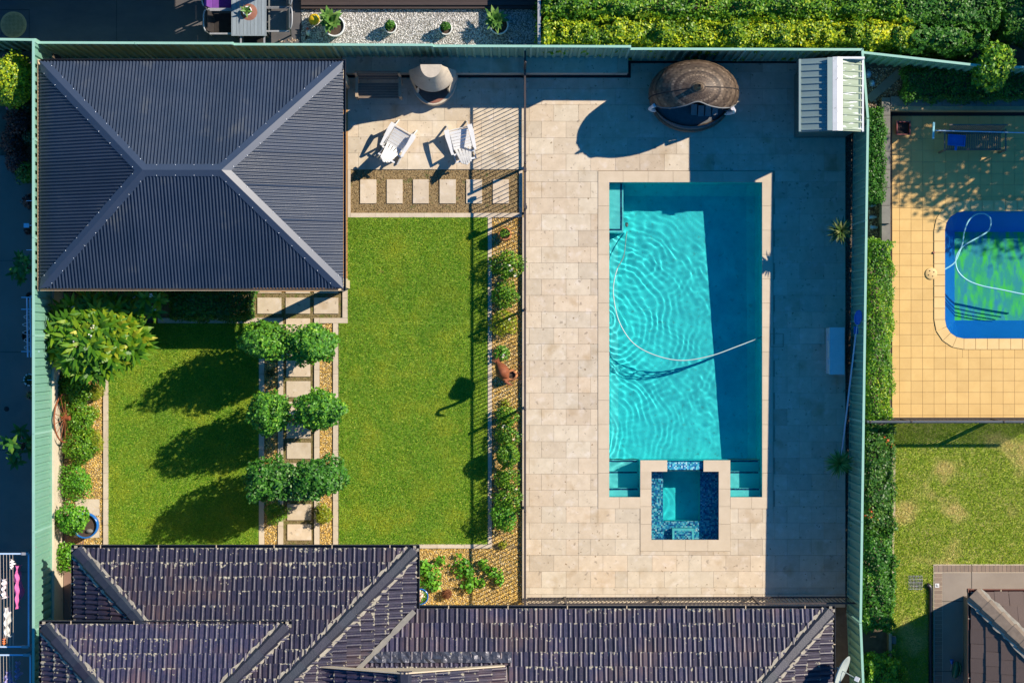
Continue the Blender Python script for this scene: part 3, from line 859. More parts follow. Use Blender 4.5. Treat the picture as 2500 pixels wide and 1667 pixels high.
steel_fence('steel_fence', 'slanting green fence under the overhanging hedge tip', (pB.x, pB.y), (pA.x, pA.y), 0, 1.75, side=1, group='green boundary fences')
steel_fence('steel_fence', 'far right stub of green fence past the hedge tip', (pC.x, pC.y), (pB.x + .05, pB.y), 0, 1.7, side=1, group='green boundary fences')
pD = P(-60, 97, 2.4)
steel_fence('steel_fence', 'green fence at the far left corner beyond the pavilion', (FL - .05, 6.98), (pD.x, 7.0), .4, 2.45, side=1, group='green boundary fences')

RW = thing('retaining_wall', 'cream rendered retaining wall under the left fence', 'wall', (FL, 0, 0))
MB().box(FL - .1, FL + .035, 5.9, -8.9, -.05, 1.05).build('wall', T['wallcream'], RW)
MB().box(FL - .1, FL + .075, 5.9, -8.9, 1.05, 1.09).build('capping', T['wallcream'], RW)
MB().box(FL + .05, FL + .55, -4.2, -8.9, -.05, -.02).build('footing_strip', T['leftpave'], RW)

# pool safety fence: posts, rails, every picket its own part
PK = MB().tube([(0, 0, 0), (0, 0, 1.08)], .0095, 6).mesh('picket', T['iron'])
POSTM = MB().box(-.026, .026, -.026, .026, 0, 1.25).add([(-.03, -.03, 1.25), (.03, -.03, 1.25), (.03, .03, 1.25), (-.03, .03, 1.25), (0, 0, 1.275)], [(0, 1, 4), (1, 2, 4), (2, 3, 4), (3, 0, 4), (3, 2, 1, 0)]).mesh('post', T['iron'])


def pool_fence(label, a, b, posts, name='pool_fence', z=0.0, pk=None):
    a = Vector((*a, z)); b = Vector((*b, z)); d = (b - a); L = d.length; d.normalize()
    R = thing(name, label, 'fence' if name != 'pool_gate' else 'gate', a)
    for zz in (.10, 1.18):
        m = MB(); m.bar(a + Vector((0, 0, zz)), b + Vector((0, 0, zz)), .042, .036); m.build('rail', T['iron'], R)
    n = int(L / .098)
    for i in range(1, n):
        p = a + d * (L * i / n)
        link(pk or PK, 'picket', R, WM[R.name].inverted() @ Matrix.Translation((p.x, p.y, z + .1)))
    for q in posts:
        p = a + d * q
        link(POSTM, 'post', R, WM[R.name].inverted() @ Matrix.Translation((p.x, p.y, z)))
    return R


FX = P(1281, 0, 0).x
pool_fence('black picket pool fence from the bench wall to the gate', (FX, wy(191)), (FX, wy(412)), (0, 2.18))
pool_fence('black picket pool fence on top of the bench wall', (FX, wy(137)), (FX, wy(177)), (0, .38), z=.44)
g = pool_fence('black picket pool gate beside the six pavers', (FX, wy(419)), (FX, wy(515)), (), name='pool_gate')
MB().box(FX - .02, FX + .05, wy(517.5), wy(511), 1.02, 1.30).build('latch', T['iron'], g)
for q in (424, 508): MB().box(FX - .035, FX + .035, wy(q + 6), wy(q - 3), 1.1, 1.24).build('hinge', T['iron'], g)
pool_fence('long black picket pool fence beside the golden gravel bed', (FX, wy(519)), (FX, wy(1462)), [.0, 2.37, 4.75, 7.18, 9.42])
pool_fence('black picket pool fence between deck and tiled house roof', (FX + .06, wy(1458.5)), (wx(2070), wy(1456)), [.92, 3.2, 5.5, 7.86])
wl = MB(); wl.box(FX + .1, 7.8, -6.31, -6.36, 0, .0)

# ------------------------------------------------------------------ pavilion with corrugated hip roof
PV = thing('pavilion', 'open pavilion with dark corrugated steel hip roof', 'pavilion', ((-10.905 - 3.897) / 2, 3.845, 0))
ZE, TN = 2.6, .485
RX0, RX1, RY0, RY1 = -10.905, -3.897, 1.225, 6.465
HD = (RY1 - RY0) / 2
roof = link(None, 'roof', PV); WM[roof.name] = WM[PV.name]


def corr(name, o, e, up, L, mat, parent, pitch=.0765, amp=.016, k=12):
    o = Vector((*o, ZE)); e = Vector((*e, 0)); up3 = Vector((*up, TN)); nrm = e.cross(up3).normalized()
    if nrm.z < 0: nrm = -nrm
    n = int(L / pitch * k); step = 10 * k                      # one sheet covers ten corrugations
    for s0 in range(0, n, step):
        s1 = min(s0 + step + 3, n); m = MB(); V = []
        for i in range(s0, s1 + 1):
            u = L * i / n; t = min(u, L - u, HD)
            off = nrm * (amp * math.sin(2 * math.pi * u / pitch) + (.0025 if i > s1 - 4 else 0))
            V += [o + e * u + off, o + e * u + up3 * t + off]
        m.add(V, [(2 * i, 2 * i + 2, 2 * i + 3, 2 * i + 1) for i in range(s1 - s0)], True)
        m.build(name, mat, parent)


corr('roof_sheet', (RX1, RY1), (-1, 0), (0, -1), RX1 - RX0, T['roofsheet'], roof)
corr('roof_sheet', (RX0, RY0), (1, 0), (0, 1), RX1 - RX0, T['roofsheet'], roof)
corr('roof_sheet', (RX1, RY0), (0, 1), (-1, 0), RY1 - RY0, T['roofsheet'], roof)
corr('roof_sheet', (RX0, RY1), (0, -1), (1, 0), RY1 - RY0, T['roofsheet'], roof)
ZR = ZE + HD * TN
rA, rB = Vector((RX0 + HD, (RY0 + RY1) / 2, ZR)), Vector((RX1 - HD, (RY0 + RY1) / 2, ZR))
scr = MB().lathe([(0, .014), (.008, .012), (.013, 0)], n=6).mesh('screw', T['screw'])


def flashing(p, q, n1, n2, w=.145):
    d = (q - p).normalized(); m = MB()
    s1 = d.cross(n1); s2 = d.cross(n2)
    if s1.dot(n1 + n2) > 0 and False: s1 = -s1
    # the side that points down each slope
    if s1.z > 0: s1 = -s1
    if s2.z > 0: s2 = -s2
    if abs(d.z) < 1e-3:
        pass
    up = Vector((0, 0, .028))
    t0 = w * 1.35 if d.z > 1e-3 else 0
    V = [p + up, q + up, p + d * t0 + s1 * w + n1 * .018, q + s1 * w + n1 * .018, p + d * t0 + s2 * w + n2 * .018, q + s2 * w + n2 * .018]
    m.add(V, [(0, 2, 3, 1), (0, 1, 5, 4)])
    f = m.build('hip_flashing', T['flash'], roof)
    L = (q - p).length; k = int(L / .42)
    for i in range(k):
        for s, nn in ((s1, n1), (s2, n2)):
            c = p + d * (.3 + i * .42) + s * (w - .02) + nn * .018
            link(scr, 'screw', f, WM[f.name].inverted() @ Matrix.Translation(c))


def pn(x, y): return Vector((x, y, 1)).normalized()
nN, nS, nE, nW = pn(0, TN), pn(0, -TN), pn(TN, 0), pn(-TN, 0)
flashing(Vector((RX0, RY1, ZE)), rA, nN, nW); flashing(Vector((RX0, RY0, ZE)), rA, nS, nW)
flashing(Vector((RX1, RY1, ZE)), rB, nN, nE); flashing(Vector((RX1, RY0, ZE)), rB, nS, nE)
flashing(rA, rB, nN, nS)


def gutter_ring(parent, x0, x1, y0, y1, z, w=.055, sides='NESW', lip=None, mat=None, depth=.10):
    for sd in sides:
        m = MB()
        def g(a, b, c, d_, za, zb): m.box(a, b, c, d_, za, zb)
        if sd == 'N': g(x0, x1, y1, y1 + w, z - depth, z - depth + .01); g(x0, x1, y1 + w - .008, y1 + w, z - depth, z)
        if sd == 'S': g(x0, x1, y0 - w, y0, z - depth, z - depth + .01); g(x0, x1, y0 - w, y0 - w + .008, z - depth, z)
        if sd == 'E': g(x1, x1 + w, y0 - w, y1 + w, z - depth - .002, z - depth + .008); g(x1 + w - .008, x1 + w, y0 - w, y1 + w, z - depth - .002, z + .002)
        if sd == 'W': g(x0 - w, x0, y0 - w, y1 + w, z - depth - .002, z - depth + .008); g(x0 - w, x0 - w + .008, y0 - w, y1 + w, z - depth - .002, z + .002)
        m.build('gutter', mat or T['gutter'], parent)


gutter_ring(roof, RX0, RX1, RY0, RY1, ZE - .02, sides='NE')
gutter_ring(roof, RX0, RX1, RY0, RY1, ZE - .021, sides='SW', mat=T['cream'])  # sunlit lip on these two sides is put in as the cream colour
m = MB(); t_ = .02
m.box(RX0 + .06, RX1 - .06, RY1 - .05, RY1 - .02, ZE - .22, ZE - .03); m.box(RX0 + .06, RX1 - .06, RY0 + .02, RY0 + .05, ZE - .22, ZE - .03)
m.build('fascia', T['cream'], roof)
for px in (RX0 + .25, (RX0 + RX1) / 2, RX1 - .16):
    for py in (RY0 + .16, RY1 - .2):
        MB().box(px - .1, px + .1, py - .1, py + .1, 0, ZE - .02).build('post', T['cream'], PV)
MB().pbox(120, 849, 160, 712, -.02, .004, 0).build('floor', T['timberdeck'], PV)

# ------------------------------------------------------------------ tiled roofs
def clip_poly(poly, a, b, c):
    """keep a*x + b*y <= c; points are (x, y, z, e)"""
    out = []
    for i in range(len(poly)):
        p, q = poly[i], poly[(i + 1) % len(poly)]
        dp, dq = a * p[0] + b * p[1] - c, a * q[0] + b * q[1] - c
        if dp <= 0: out.append(p)
        if (dp < 0 < dq) or (dq < 0 < dp):
            t = dp / (dp - dq); out.append(tuple(p[k] + (q[k] - p[k]) * t for k in range(4)))
    return out


def halfplanes(poly):
    out = []
    for i in range(len(poly)):
        (x0, y0), (x1, y1) = poly[i], poly[(i + 1) % len(poly)]
        a, b = (y1 - y0), -(x1 - x0)
        n = math.hypot(a, b); a /= n; b /= n
        out.append((a, b, a * x0 + b * y0))
    return out      # counter-clockwise polygon: inside is <=


ROMAN = [(-.5, 0), (-.45, .016), (-.38, .036), (-.28, .044), (-.18, .036), (-.10, .014), (-.04, .0), (.06, 0), (.12, .026), (.37, .026), (.43, 0), (.5, 0)]
FLAT = [(-.5, 0), (-.485, .007), (.485, .007), (.5, 0)]


def tile_faces(w, ln, prof, lift):
    V = []
    for i, (fx, h) in enumerate(prof):
        V += [(fx * w, 0, h + lift, 1.0), (fx * w, ln, h, 0.0), (fx * w, 0, h + lift - .028, 1.0)]
    F = []
    for i in range(len(prof) - 1):
        a, b = 3 * i, 3 * i + 3
        F += [(a, b, b + 1, a + 1), (a + 2, b + 2, b, a)]
    return V, F


def attr_mesh(name, V, F, mat, smooth=True):
    me = bpy.data.meshes.new(name)
    me.from_pydata([v[:3] for v in V], [], F); me.materials.append(mat)
    a = me.attributes.new('e', 'FLOAT', 'POINT'); a.data.foreach_set('value', [v[3] for v in V])
    me.update(); return me


def in_view(p, m=70):
    s = H / (H - p.z)
    return abs(p.x * s * 100) < 1250 + m and abs(p.y * s * 100) < 833 + m


def roof_plane(part, poly, eave, up, tan, ze, mat, budget, w=.227, course=.312, prof=ROMAN, lift=.036, shift=0.0):
    """lay tiles on one slope; poly: plan outline (ccw); eave: a point on the eave line"""
    hp = halfplanes(poly); up = Vector((*up, 0)); e = Vector((up.y, -up.x, 0))
    cs = 1 / math.sqrt(1 + tan * tan)
    us = Vector((up.x * cs, up.y * cs, tan * cs)); nr = e.cross(us).normalized()
    o = Vector((*eave, ze)); ln = course / cs + .05
    V, F = tile_faces(w, ln, prof, lift)
    key = ('tile', mat.name, w)
    if key not in BOXM: BOXM[key] = attr_mesh('roof_tile', V, F, mat)
    rv, rf = [], []
    inv = WM[part.name].inverted()
    R3 = Matrix((e, us, nr)).transposed().to_4x4()
    # underlay
    mu = MB(); zz = lambda x, y: ze + ((x - eave[0]) * up.x + (y - eave[1]) * up.y) * tan
    mu.add([(x, y, zz(x, y) - .012) for x, y in poly], [tuple(range(len(poly)))]); mu.build('underlay', T['gutter'], part)
    us_ = [(Vector((x, y, 0)) - Vector((*eave, 0))).dot(e) for x, y in poly]; vs_ = [(Vector((x, y, 0)) - Vector((*eave, 0))).dot(up) for x, y in poly]
    j = 0; v = -.03
    while v < max(vs_):
        u = math.floor(min(us_) / w) * w - (w / 2 if j % 2 else 0) + shift
        while u < max(us_) + w:
            base = o + e * u + us * (v / cs)
            c = o + e * u + us * ((v + course / 2) / cs)
            if in_view(c):
                cor = [(base + e * (sx * w / 2) + us * (ty_ * ln)) for sx in (-1, 1) for ty_ in (0.12, .95)]
                ins = [all(a * p.x + b * p.y <= cc + .004 for a, b, cc in hp) for p in cor]
                M_ = Matrix.Translation(base) @ R3 @ Matrix.Translation((random.uniform(-.004, .004), random.uniform(-.006, .006), random.uniform(-.004, .005))) @ Matrix.Rotation(random.uniform(-.012, .012), 4, 'Z')
                if all(ins):
                    if budget[0] > 0:
                        budget[0] -= 1
                        link(BOXM[key], 'roof_tile', part, inv @ M_)
                    else:
                        k = len(rv)
                        for p in V:
                            q = M_ @ Vector(p[:3]); rv.append((*q, p[3]))
                        rf += [tuple(i + k for i in f) for f in F]
                else:
                    got = []
                    for f in F:
                        pl = [(*(M_ @ Vector(V[i][:3])), V[i][3]) for i in f]
                        for i_, (a, b, cc) in enumerate(hp):
                            if abs(a + up.x) + abs(b + up.y) < .05: continue      # the eave itself: tiles hang over it
                            pl = clip_poly(pl, a, b, cc)
                            if len(pl) < 3: break
                        if len(pl) >= 3: got.append(pl)
                    if got:
                        area = 0
                        if budget[0] > 0 and len(got) > len(F) * .55:
                            budget[0] -= 1
                            Vv, Ff = [], []
                            for pl in got:
                                k = len(Vv); Vv += [(*(inv @ Vector(p[:3])), p[3]) for p in pl]; Ff.append(tuple(range(k, k + len(pl))))
                            link(attr_mesh('roof_tile', Vv, Ff, mat), 'roof_tile', part)
                        else:
                            for pl in got:
                                k = len(rv); rv += pl; rf.append(tuple(range(k, k + len(pl))))
            u += w
        v += course; j += 1
    if rf:
        rv = [(*(inv @ Vector(p[:3])), p[3]) for p in rv]
        o_ = link(attr_mesh('roof_tiles', rv, rf, mat), 'cut_tiles', part); o_['kind'] = 'stuff'


def hip_caps(part, p, q, mat, bed=True, w=.15, ln=.40):
    p = Vector(p); q = Vector(q); d = (q - p); L = d.length; d.normalize()
    s = d.cross(Vector((0, 0, 1))).normalized(); u = s.cross(d)
    if bed:
        m = MB(); rr = random.Random(3); n = int(L / .1); V = []
        for i in range(n + 1):
            c = p + d * (L * i / n); a = w + .045 + rr.uniform(-.02, .025); b = w + .045 + rr.uniform(-.02, .025)
            V += [c - s * a - u * .012, c + u * .035, c + s * b - u * .012]
        m.add(V, [f for i in range(n) for f in ((3 * i, 3 * i + 1, 3 * i + 4, 3 * i + 3), (3 * i + 1, 3 * i + 2, 3 * i + 5, 3 * i + 4))])
        m.build('mortar_bed', T['mortarbed'], part)
    i = 0; t = -.05
    while t < L:
        a = p + d * t; b = p + d * min(t + ln + .04, L + .05)
        m = MB(); V = []
        for c, k in ((a, 1.14), (b, .94)):
            V += [c + s * (x * w * k) + u * (y * k) for x, y in ((-1, -.02), (-.52, .075), (.52, .075), (1, -.02), (.5, .03), (-.5, .03))]
        m.add(V, [(0, 1, 7, 6), (1, 2, 8, 7), (2, 3, 9, 8), (0, 5, 4, 3, 2, 1), (6, 7, 8, 9, 10, 11)])
        if in_view((a + b) / 2, 120): m.build('ridge_tile', mat, part)
        t += ln


def eave_trim(part, a, b, out, ze, w=.115, mat=None, cream=True):
    """gutter and pale edge strip along an eave from a to b; out: direction away from the roof"""
    a = Vector((*a, 0)); b = Vector((*b, 0)); o = Vector((*out, 0))
    m = MB()
    q = lambda p, k, z: p + o * k + Vector((0, 0, z))
    def strip(k0, k1, z0, z1):
        V = [q(a, k0, z0), q(b, k0, z0), q(b, k1, z0), q(a, k1, z0), q(a, k0, z1), q(b, k0, z1), q(b, k1, z1), q(a, k1, z1)]
        return V, [(0, 3, 2, 1), (4, 5, 6, 7), (0, 1, 5, 4), (1, 2, 6, 5), (2, 3, 7, 6), (3, 0, 4, 7)]
    for s_ in ((.012, w, ze - .14, ze - .13), (w - .012, w, ze - .13, ze - .02), (.012, .02, ze - .13, ze - .05)): m.add(*strip(*s_))
    m.build('gutter', mat or T['gutter'], part)
    if cream:
        m = MB(); m.add(*strip(-.03, .035, ze - .03, ze + .012)); m.build('bedding_strip', T['mortarbed'], part)
    L = (b - a).length; k = int(L / 1.3)
    for i in range(k):
        c = a + (b - a) * ((i + .5) / k)
        m = MB(); m.bar(c + o * .0 + Vector((0, 0, ze - .012)), c + o * w + Vector((0, 0, ze - .012)), .02, .008)
        m.build('gutter_bracket', T['cream'], part)


TAN = .40
HOUSE = thing('house', 'long single house with glossy dark tiled hip roofs along the near edge', 'house', (-1, -9, 0))
bud = [300]
MB().box(-9.55, -2.75, -13, -5.3, 0, 2.62).build('wall', T['wallcream'], HOUSE)
MB().box(-2.75, 6.85, -13, -6.75, 0, 2.62).build('wall', T['wallcream'], HOUSE)
MB().box(-10.1, -5.6, -13, -6.95, 0, 3.4).build('wall', T['wallcream'], HOUSE)


def rpart():
    r_ = link(None, 'roof', HOUSE); WM[r_.name] = WM[HOUSE.name].copy(); return r_


A, B, C, D, E_ = -10.05, -2.246, 7.34, -4.80, -6.196
DEP = 3.9
W1 = rpart(); W3 = rpart(); W2 = rpart(); W4 = rpart()
W3P = [(B, E_), (B - DEP, E_ - DEP), (C - DEP, E_ - DEP), (C, E_)]
roof_plane(W3, W3P, (B, E_), (0, -1), TAN, 2.7, T['rooftile'], bud)
roof_plane(W1, [(A, D), (A + DEP, D - DEP), (B - DEP, D - DEP), (B, D)], (A, D), (0, -1), TAN, 2.7, T['rooftile'], bud)
roof_plane(W3, [(C, E_), (C - DEP, E_ - DEP), (C, E_ - DEP)], (C, E_), (-1, 0), TAN, 2.7, T['rooftile'], bud)
roof_plane(W1, [(B, D), (B - DEP, D - DEP), (B - DEP, E_ - DEP), (B, E_)], (B, D), (-1, 0), TAN, 2.7, T['rooftile'], bud)
roof_plane(W1, [(A, D), (A, D - DEP), (A + DEP, D - DEP)], (A, D), (1, 0), TAN, 2.7, T['rooftile'], bud)
def hz(t): return 2.7 + TAN * t
hip_caps(W1, (A + .05, D - .05, 2.74), (A + 3.2, D - 3.2, hz(3.2)), T['ridgetile'])
hip_caps(W1, (B - .05, D - .05, 2.74), (B - 3.2, D - 3.2, hz(3.2)), T['ridgetile'])
hip_caps(W3, (C - .05, E_ - .05, 2.74), (C - 2.6, E_ - 2.6, hz(2.6)), T['ridgetile'])
m = MB(); V = []; rr = random.Random(5)
for i in range(18):                                     # mortar filled valley
    t = i * .085; wd = .038 + rr.uniform(-.010, .012)
    V += [(B - t - wd, E_ - t + wd, hz(t) + .10), (B - t + wd, E_ - t - wd, hz(t) + .10)]
m.add(V, [(2 * i, 2 * i + 1, 2 * i + 3, 2 * i + 2) for i in range(17)]); m.build('valley_strip', T['greyconc'], W1)
eave_trim(W1, (A - .1, D), (B + .1, D), (0, 1), 2.7); eave_trim(W1, (A, D + .1), (A, D - 3.4), (-1, 0), 2.699, mat=T['gutter'])
eave_trim(W1, (B, E_ + .02), (B, D + .1), (1, 0), 2.699); eave_trim(W3, (B + .1, E_), (C + .1, E_), (0, 1), 2.7)
eave_trim(W3, (C, E_ + .1), (C, E_ - 3.4), (1, 0), 2.699)
# raised wing at the left
Z2 = 3.45; A2, B2, D2 = -10.61, -5.10, -6.44
roof_plane(W2, [(A2, D2), (A2 + 2.75, D2 - 2.75), (B2 - 2.75, D2 - 2.75 - .001), (B2, D2)], (A2, D2), (0, -1), TAN, Z2, T['rooftile'], bud)
roof_plane(W2, [(A2, D2), (A2, D2 - 2.75), (A2 + 2.75, D2 - 2.75)], (A2, D2), (1, 0), TAN, Z2, T['rooftile'], bud)
roof_plane(W2, [(B2, D2), (B2 - 2.75, D2 - 2.75), (B2, D2 - 2.75)], (B2, D2), (-1, 0), TAN, Z2, T['rooftile'], bud)
hip_caps(W2, (A2 + .05, D2 - .05, Z2 + .04), (A2 + 2.2, D2 - 2.2, Z2 + TAN * 2.2), T['ridgetile'])
hip_caps(W2, (B2 - .05, D2 - .05, Z2 + .04), (B2 - 2.2, D2 - 2.2, Z2 + TAN * 2.2), T['ridgetile'])
eave_trim(W2, (A2 - .1, D2), (B2 + .1, D2), (0, 1), Z2); eave_trim(W2, (A2, D2 + .1), (A2, D2 - 2.4), (-1, 0), Z2 - .001); eave_trim(W2, (B2, D2 + .1), (B2, D2 - 2.4), (1, 0), Z2 - .001)
# gabled porch roof in front
Z4 = 3.34; A4, B4, D4 = -4.59, -.186, -7.36; RM = (A4 + B4) / 2; T4 = .45
roof_plane(W4, [(A4, D4), (A4, D4 - 2), (RM, D4 - 2), (RM, D4)], (A4, D4), (1, 0), T4, Z4, T['rooftile'], bud)
roof_plane(W4, [(RM, D4), (RM, D4 - 2), (B4, D4 - 2), (B4, D4)], (B4, D4), (-1, 0), T4, Z4, T['rooftile'], bud)
hip_caps(W4, (RM, D4, Z4 + T4 * (B4 - RM)), (RM, D4 - 2, Z4 + T4 * (B4 - RM)), T['ridgetile'], bed=False)
m = MB(); zr = Z4 + T4 * (B4 - RM)
m.add([(A4 + .3, D4 - .06, 2.9), (B4 - .3, D4 - .06, 2.9), (B4 - .02, D4 - .06, Z4 - .03), (RM, D4 - .06, zr - .05), (A4 + .02, D4 - .06, Z4 - .03)], [(4, 3, 2, 1, 0)])
m.build('gable_wall', T['cream'], W4)
for x0 in (A4, B4):
    m = MB(); m.bar((x0, D4 + .01, Z4 + .03), (RM, D4 + .011, zr + .03), .03, .16); m.build('barge_board', T['cream'], W4)
eave_trim(W4, (A4, D4), (A4, D4 - 2), (-1, 0), Z4 - .02, cream=False); eave_trim(W4, (B4, D4), (B4, D4 - 2), (1, 0), Z4 - .02, cream=False)
m = MB(); V = []; rr = random.Random(8); n = 46       # crumpled lead flashing where the porch meets the tiles
for i in range(n + 1):
    x = -4.0 + 4.0 * i / n; z = 2.7 + TAN * 1.02 if x > B - 1 else 2.7 + TAN * (B - x) * .5 + .35
    for k in range(4):
        V.append((x, -7.07 - k * .08, 2.7 + TAN * (abs(-7.07 - k * .08 - E_)) + .075 + rr.uniform(-.02, .02)))
m.add(V, [(4 * i + k, 4 * i + k + 1, 4 * i + k + 5, 4 * i + k + 4) for i in range(n) for k in range(3)]); m.build('lead_flashing', T['lead'], W4)

# neighbour's house corner with brown tiles at the lower right
NH = thing('house', 'corner of brown tiled house roof at the lower right', 'house', P(2450, 1560))
NR = link(None, 'roof', NH); WM[NR.name] = WM[NH.name].copy()
p = P(2374, 1448, 2.7); NX, NY = p.x, p.y
b2 = [120]
roof_plane(NR, [(NX, NY), (NX + 3, NY - 3), (NX + 6, NY - 3), (NX + 6, NY)], (NX, NY), (0, -1), .45, 2.7, T['browntile'], b2, w=.33, course=.315, prof=FLAT, lift=.03)
roof_plane(NR, [(NX, NY), (NX, NY - 4), (NX + 4, NY - 4)], (NX, NY), (1, 0), .45, 2.7, T['browntile'], b2, w=.33, course=.315, prof=FLAT, lift=.03)
hip_caps(NR, (NX + .04, NY - .04, 2.74), (NX + 2.4, NY - 2.4, 2.7 + .45 * 2.4), pm('brown_ridge', (.16, .12, .085), (.21, .16, .115), 9, .8, rand=.1), bed=True, w=.19, ln=.38)
eave_trim(NR, (NX - .1, NY), (NX + 6, NY), (0, 1), 2.7, w=.09, mat=T['firebrick'], cream=False); eave_trim(NR, (NX, NY + .1), (NX, NY - 4), (-1, 0), 2.699, w=.09, mat=T['firebrick'], cream=False)
MB().box(NX + .4, NX + 6, NY - 6, NY - .4, 0, 2.6).build('wall', T['brick'], NH)

# ------------------------------------------------------------------ garden shed
SH = thing('garden_shed', 'small grey green steel shed with peeling white ridge by the far fence', 'shed', (7.5, 5.6, 0))
sx0, sx1, sxr = 6.72, 8.18, 7.53
sy0, sy1 = 4.89, 6.58
ze_, zr_ = 2.12, 2.42
MB().box(6.89, 8.12, 4.975, 6.5, 0, ze_ + .05).build('wall', T['shedwall'], SH)
def shed_side(x0, x1, n, mat, nm):
    m = MB(); V = []; prof = [(0, 0), (.55, 0), (.62, .03), (.80, .03), (.87, 0)]
    pts = []
    for i in range(n):
        for f, h in prof: pts.append((sy1 - (sy1 - sy0) * (i + f) / n, h))
    pts.append((sy0, 0))
    for y, h in pts: V += [(x0, y, ze_ + h), (x1, y, zr_ + h)]
    fs = [(2 * i, 2 * i + 2, 2 * i + 3, 2 * i + 1) for i in range(len(pts) - 1)]
    m.add(V, fs); return m.build(nm, mat, SH)
shed_side(sx0, sxr, 11, T['shedroof'], 'roof_sheet')
shed_side(sx1, sxr + .02, 10, T['shedworn'], 'roof_sheet')
m = MB()
m.add([(sxr - .10, sy0 - .01, zr_ + .015), (sxr - .10, sy1 + .01, zr_ + .015), (sxr + .01, sy1 + .01, zr_ + .05), (sxr + .01, sy0 - .01, zr_ + .05), (sxr + .13, sy0 - .01, zr_ + .02), (sxr + .13, sy1 + .01, zr_ + .02)], [(0, 3, 2, 1), (3, 4, 5, 2)])
m.build('ridge_cap', T['shedcap'], SH)
m = MB(); m.box(sxr - .22, sxr - .10, sy0, sy1, zr_ - .0, zr_ + .012); m.build('flat_flashing', T['shedroof'], SH)
m = MB(); m.box(sx0 - .03, sx0 + .02, sy0, sy1, ze_ - .06, ze_ + .035); m.build('barge', T['shedroof'], SH)
m = MB(); m.box(sx1 - .02, sx1 + .025, sy0, sy1, ze_ - .05, ze_ + .04); m.box(sxr + .13, sx1, sy1 - .03, sy1 + .02, ze_, zr_ - .02); m.build('barge', T['white'], SH)
m = MB()
m.add([(sx0, sy0 - .004, ze_ - .08), (sxr, sy0 - .004, zr_ - .08), (sxr, sy0 - .004, zr_ + .01), (sx0, sy0 - .004, ze_ + .01)], [(0, 1, 2, 3)])
m.build('gable_trim', T['shedroof'], SH)

# ------------------------------------------------------------------ wicker daybed
DX, DY = 4.34, 5.90
DB = thing('wicker_daybed', 'brown wicker dome daybed with tied white curtains and dark cushion', 'daybed', (DX, DY, 0))
prof = [(0.60, .10), (.86, .30), (1.0, .6), (1.07, .95), (1.05, 1.25), (.97, 1.55), (.82, 1.76), (.60, 1.96), (.38, 2.09), (.21, 2.17), (.12, 2.23), (.075, 2.33), (.03, 2.53)]
# shell of revolution, cut open at the front (towards the pool); front rim arches from the arms to the crown
m = MB(); n = 72; ring = 46
zs = np.interp(np.linspace(0, 1, ring), np.linspace(0, 1, len(prof)), [p[1] for p in prof])
def rad(z): return float(np.interp(z, [p[1] for p in prof], [p[0] for p in prof]))
rng = np.random.default_rng(3)
def dpt(a, z, k=1.0):
    rr_ = rad(z) * k; x = rr_ * math.cos(a) * 1.0; y = rr_ * math.sin(a)
    y = y * (.74 if y > 0 else .74) + .02
    return Vector((DX + x, DY + y - (2.5 - z) * .0, z))
V = []; idx = {}
for i in range(ring):
    for j in range(n):
        a = 2 * math.pi * j / n
        wob = 1 + .010 * ((i + j) % 2) + rng.uniform(-.004, .004)
        V.append(dpt(a, zs[i], wob))
F = []
for i in range(ring - 1):
    for j in range(n):
        a = 2 * math.pi * (j + .5) / n; front = -math.sin(a)
        zc = (zs[i] + zs[i + 1]) / 2
        rim = .55 + 1.25 * max(0, (front - .28) / .72) ** .55 if front > .28 else 0
        if front > .28 and .55 < zc < rim + .25: continue
        F.append((i * n + j, i * n + (j + 1) % n, (i + 1) * n + (j + 1) % n, (i + 1) * n + j))
fi = np.array(F); VV = np.array([tuple(v) for v in V])[fi]
rowi = fi[:, 0] // n
shade_ = .5 + .28 * np.sin(rowi * 1.9) * np.sin(rowi * .37 + 1) + .16 * ((rowi + fi[:, 0]) % 2) - .08 + rng.uniform(-.16, .16, len(fi))
npmesh('shell', VV, 4, T['weave'], np.clip(shade_, 0, 1), DB)
m = MB()
for a in (.06, math.pi + .14):
    m.tube([dpt(a, z, 1.012) for z in np.linspace(.5, 2.2, 14)], .014, 6)
m.build('frame_rib', T['soot'], DB)
m = MB(); pts = []
for k in range(25):
    a = -math.pi * .9 + math.pi * .8 * k / 24; front = -math.sin(a)
    pts.append(dpt(a, .82 + 1.24 * max(0, (front - .28) / .72) ** .55, 1.0))
m.tube(pts, .017, 8); m.build('curtain_rail', T['greyfabric'], DB)
for a in (-math.pi * .865, -math.pi * .17):
    m = MB(); q = [dpt(a, z, k) for z, k in ((1.35, 1.02), (1.1, 1.06), (.85, 1.08), (.6, 1.07), (.35, 1.1))]
    m.tube(q, [.05, .035, .045, .06, .075], 9); m.build('curtain', T['cloth'], DB)
m = MB(); m.lathe([(0, .46), (.80, .46), (.90, .43), (.92, .36), (.86, .28)], (DX, DY - .0, 0), 40, 1.02, .84); m.build('cushion', T['cushion'], DB)
m = MB(); m.lathe([(.86, .30), (.97, .30), (1.0, .2), (.93, .02), (.4, .0)], (DX, DY, 0), 48, 1.0, .82); m.build('base', T['wicker'], DB)
for k in range(4):
    m = MB(); x = DX - .02 + k * .17
    m.box(x, x + .14, -.14, .14, -.05, .05, Matrix.Translation((0, DY - .34 + abs(k - 1.5) * .03, .56)) @ Matrix.Rotation(.5, 4, 'X')); m.build('bolster', T['greyfabric'], DB)

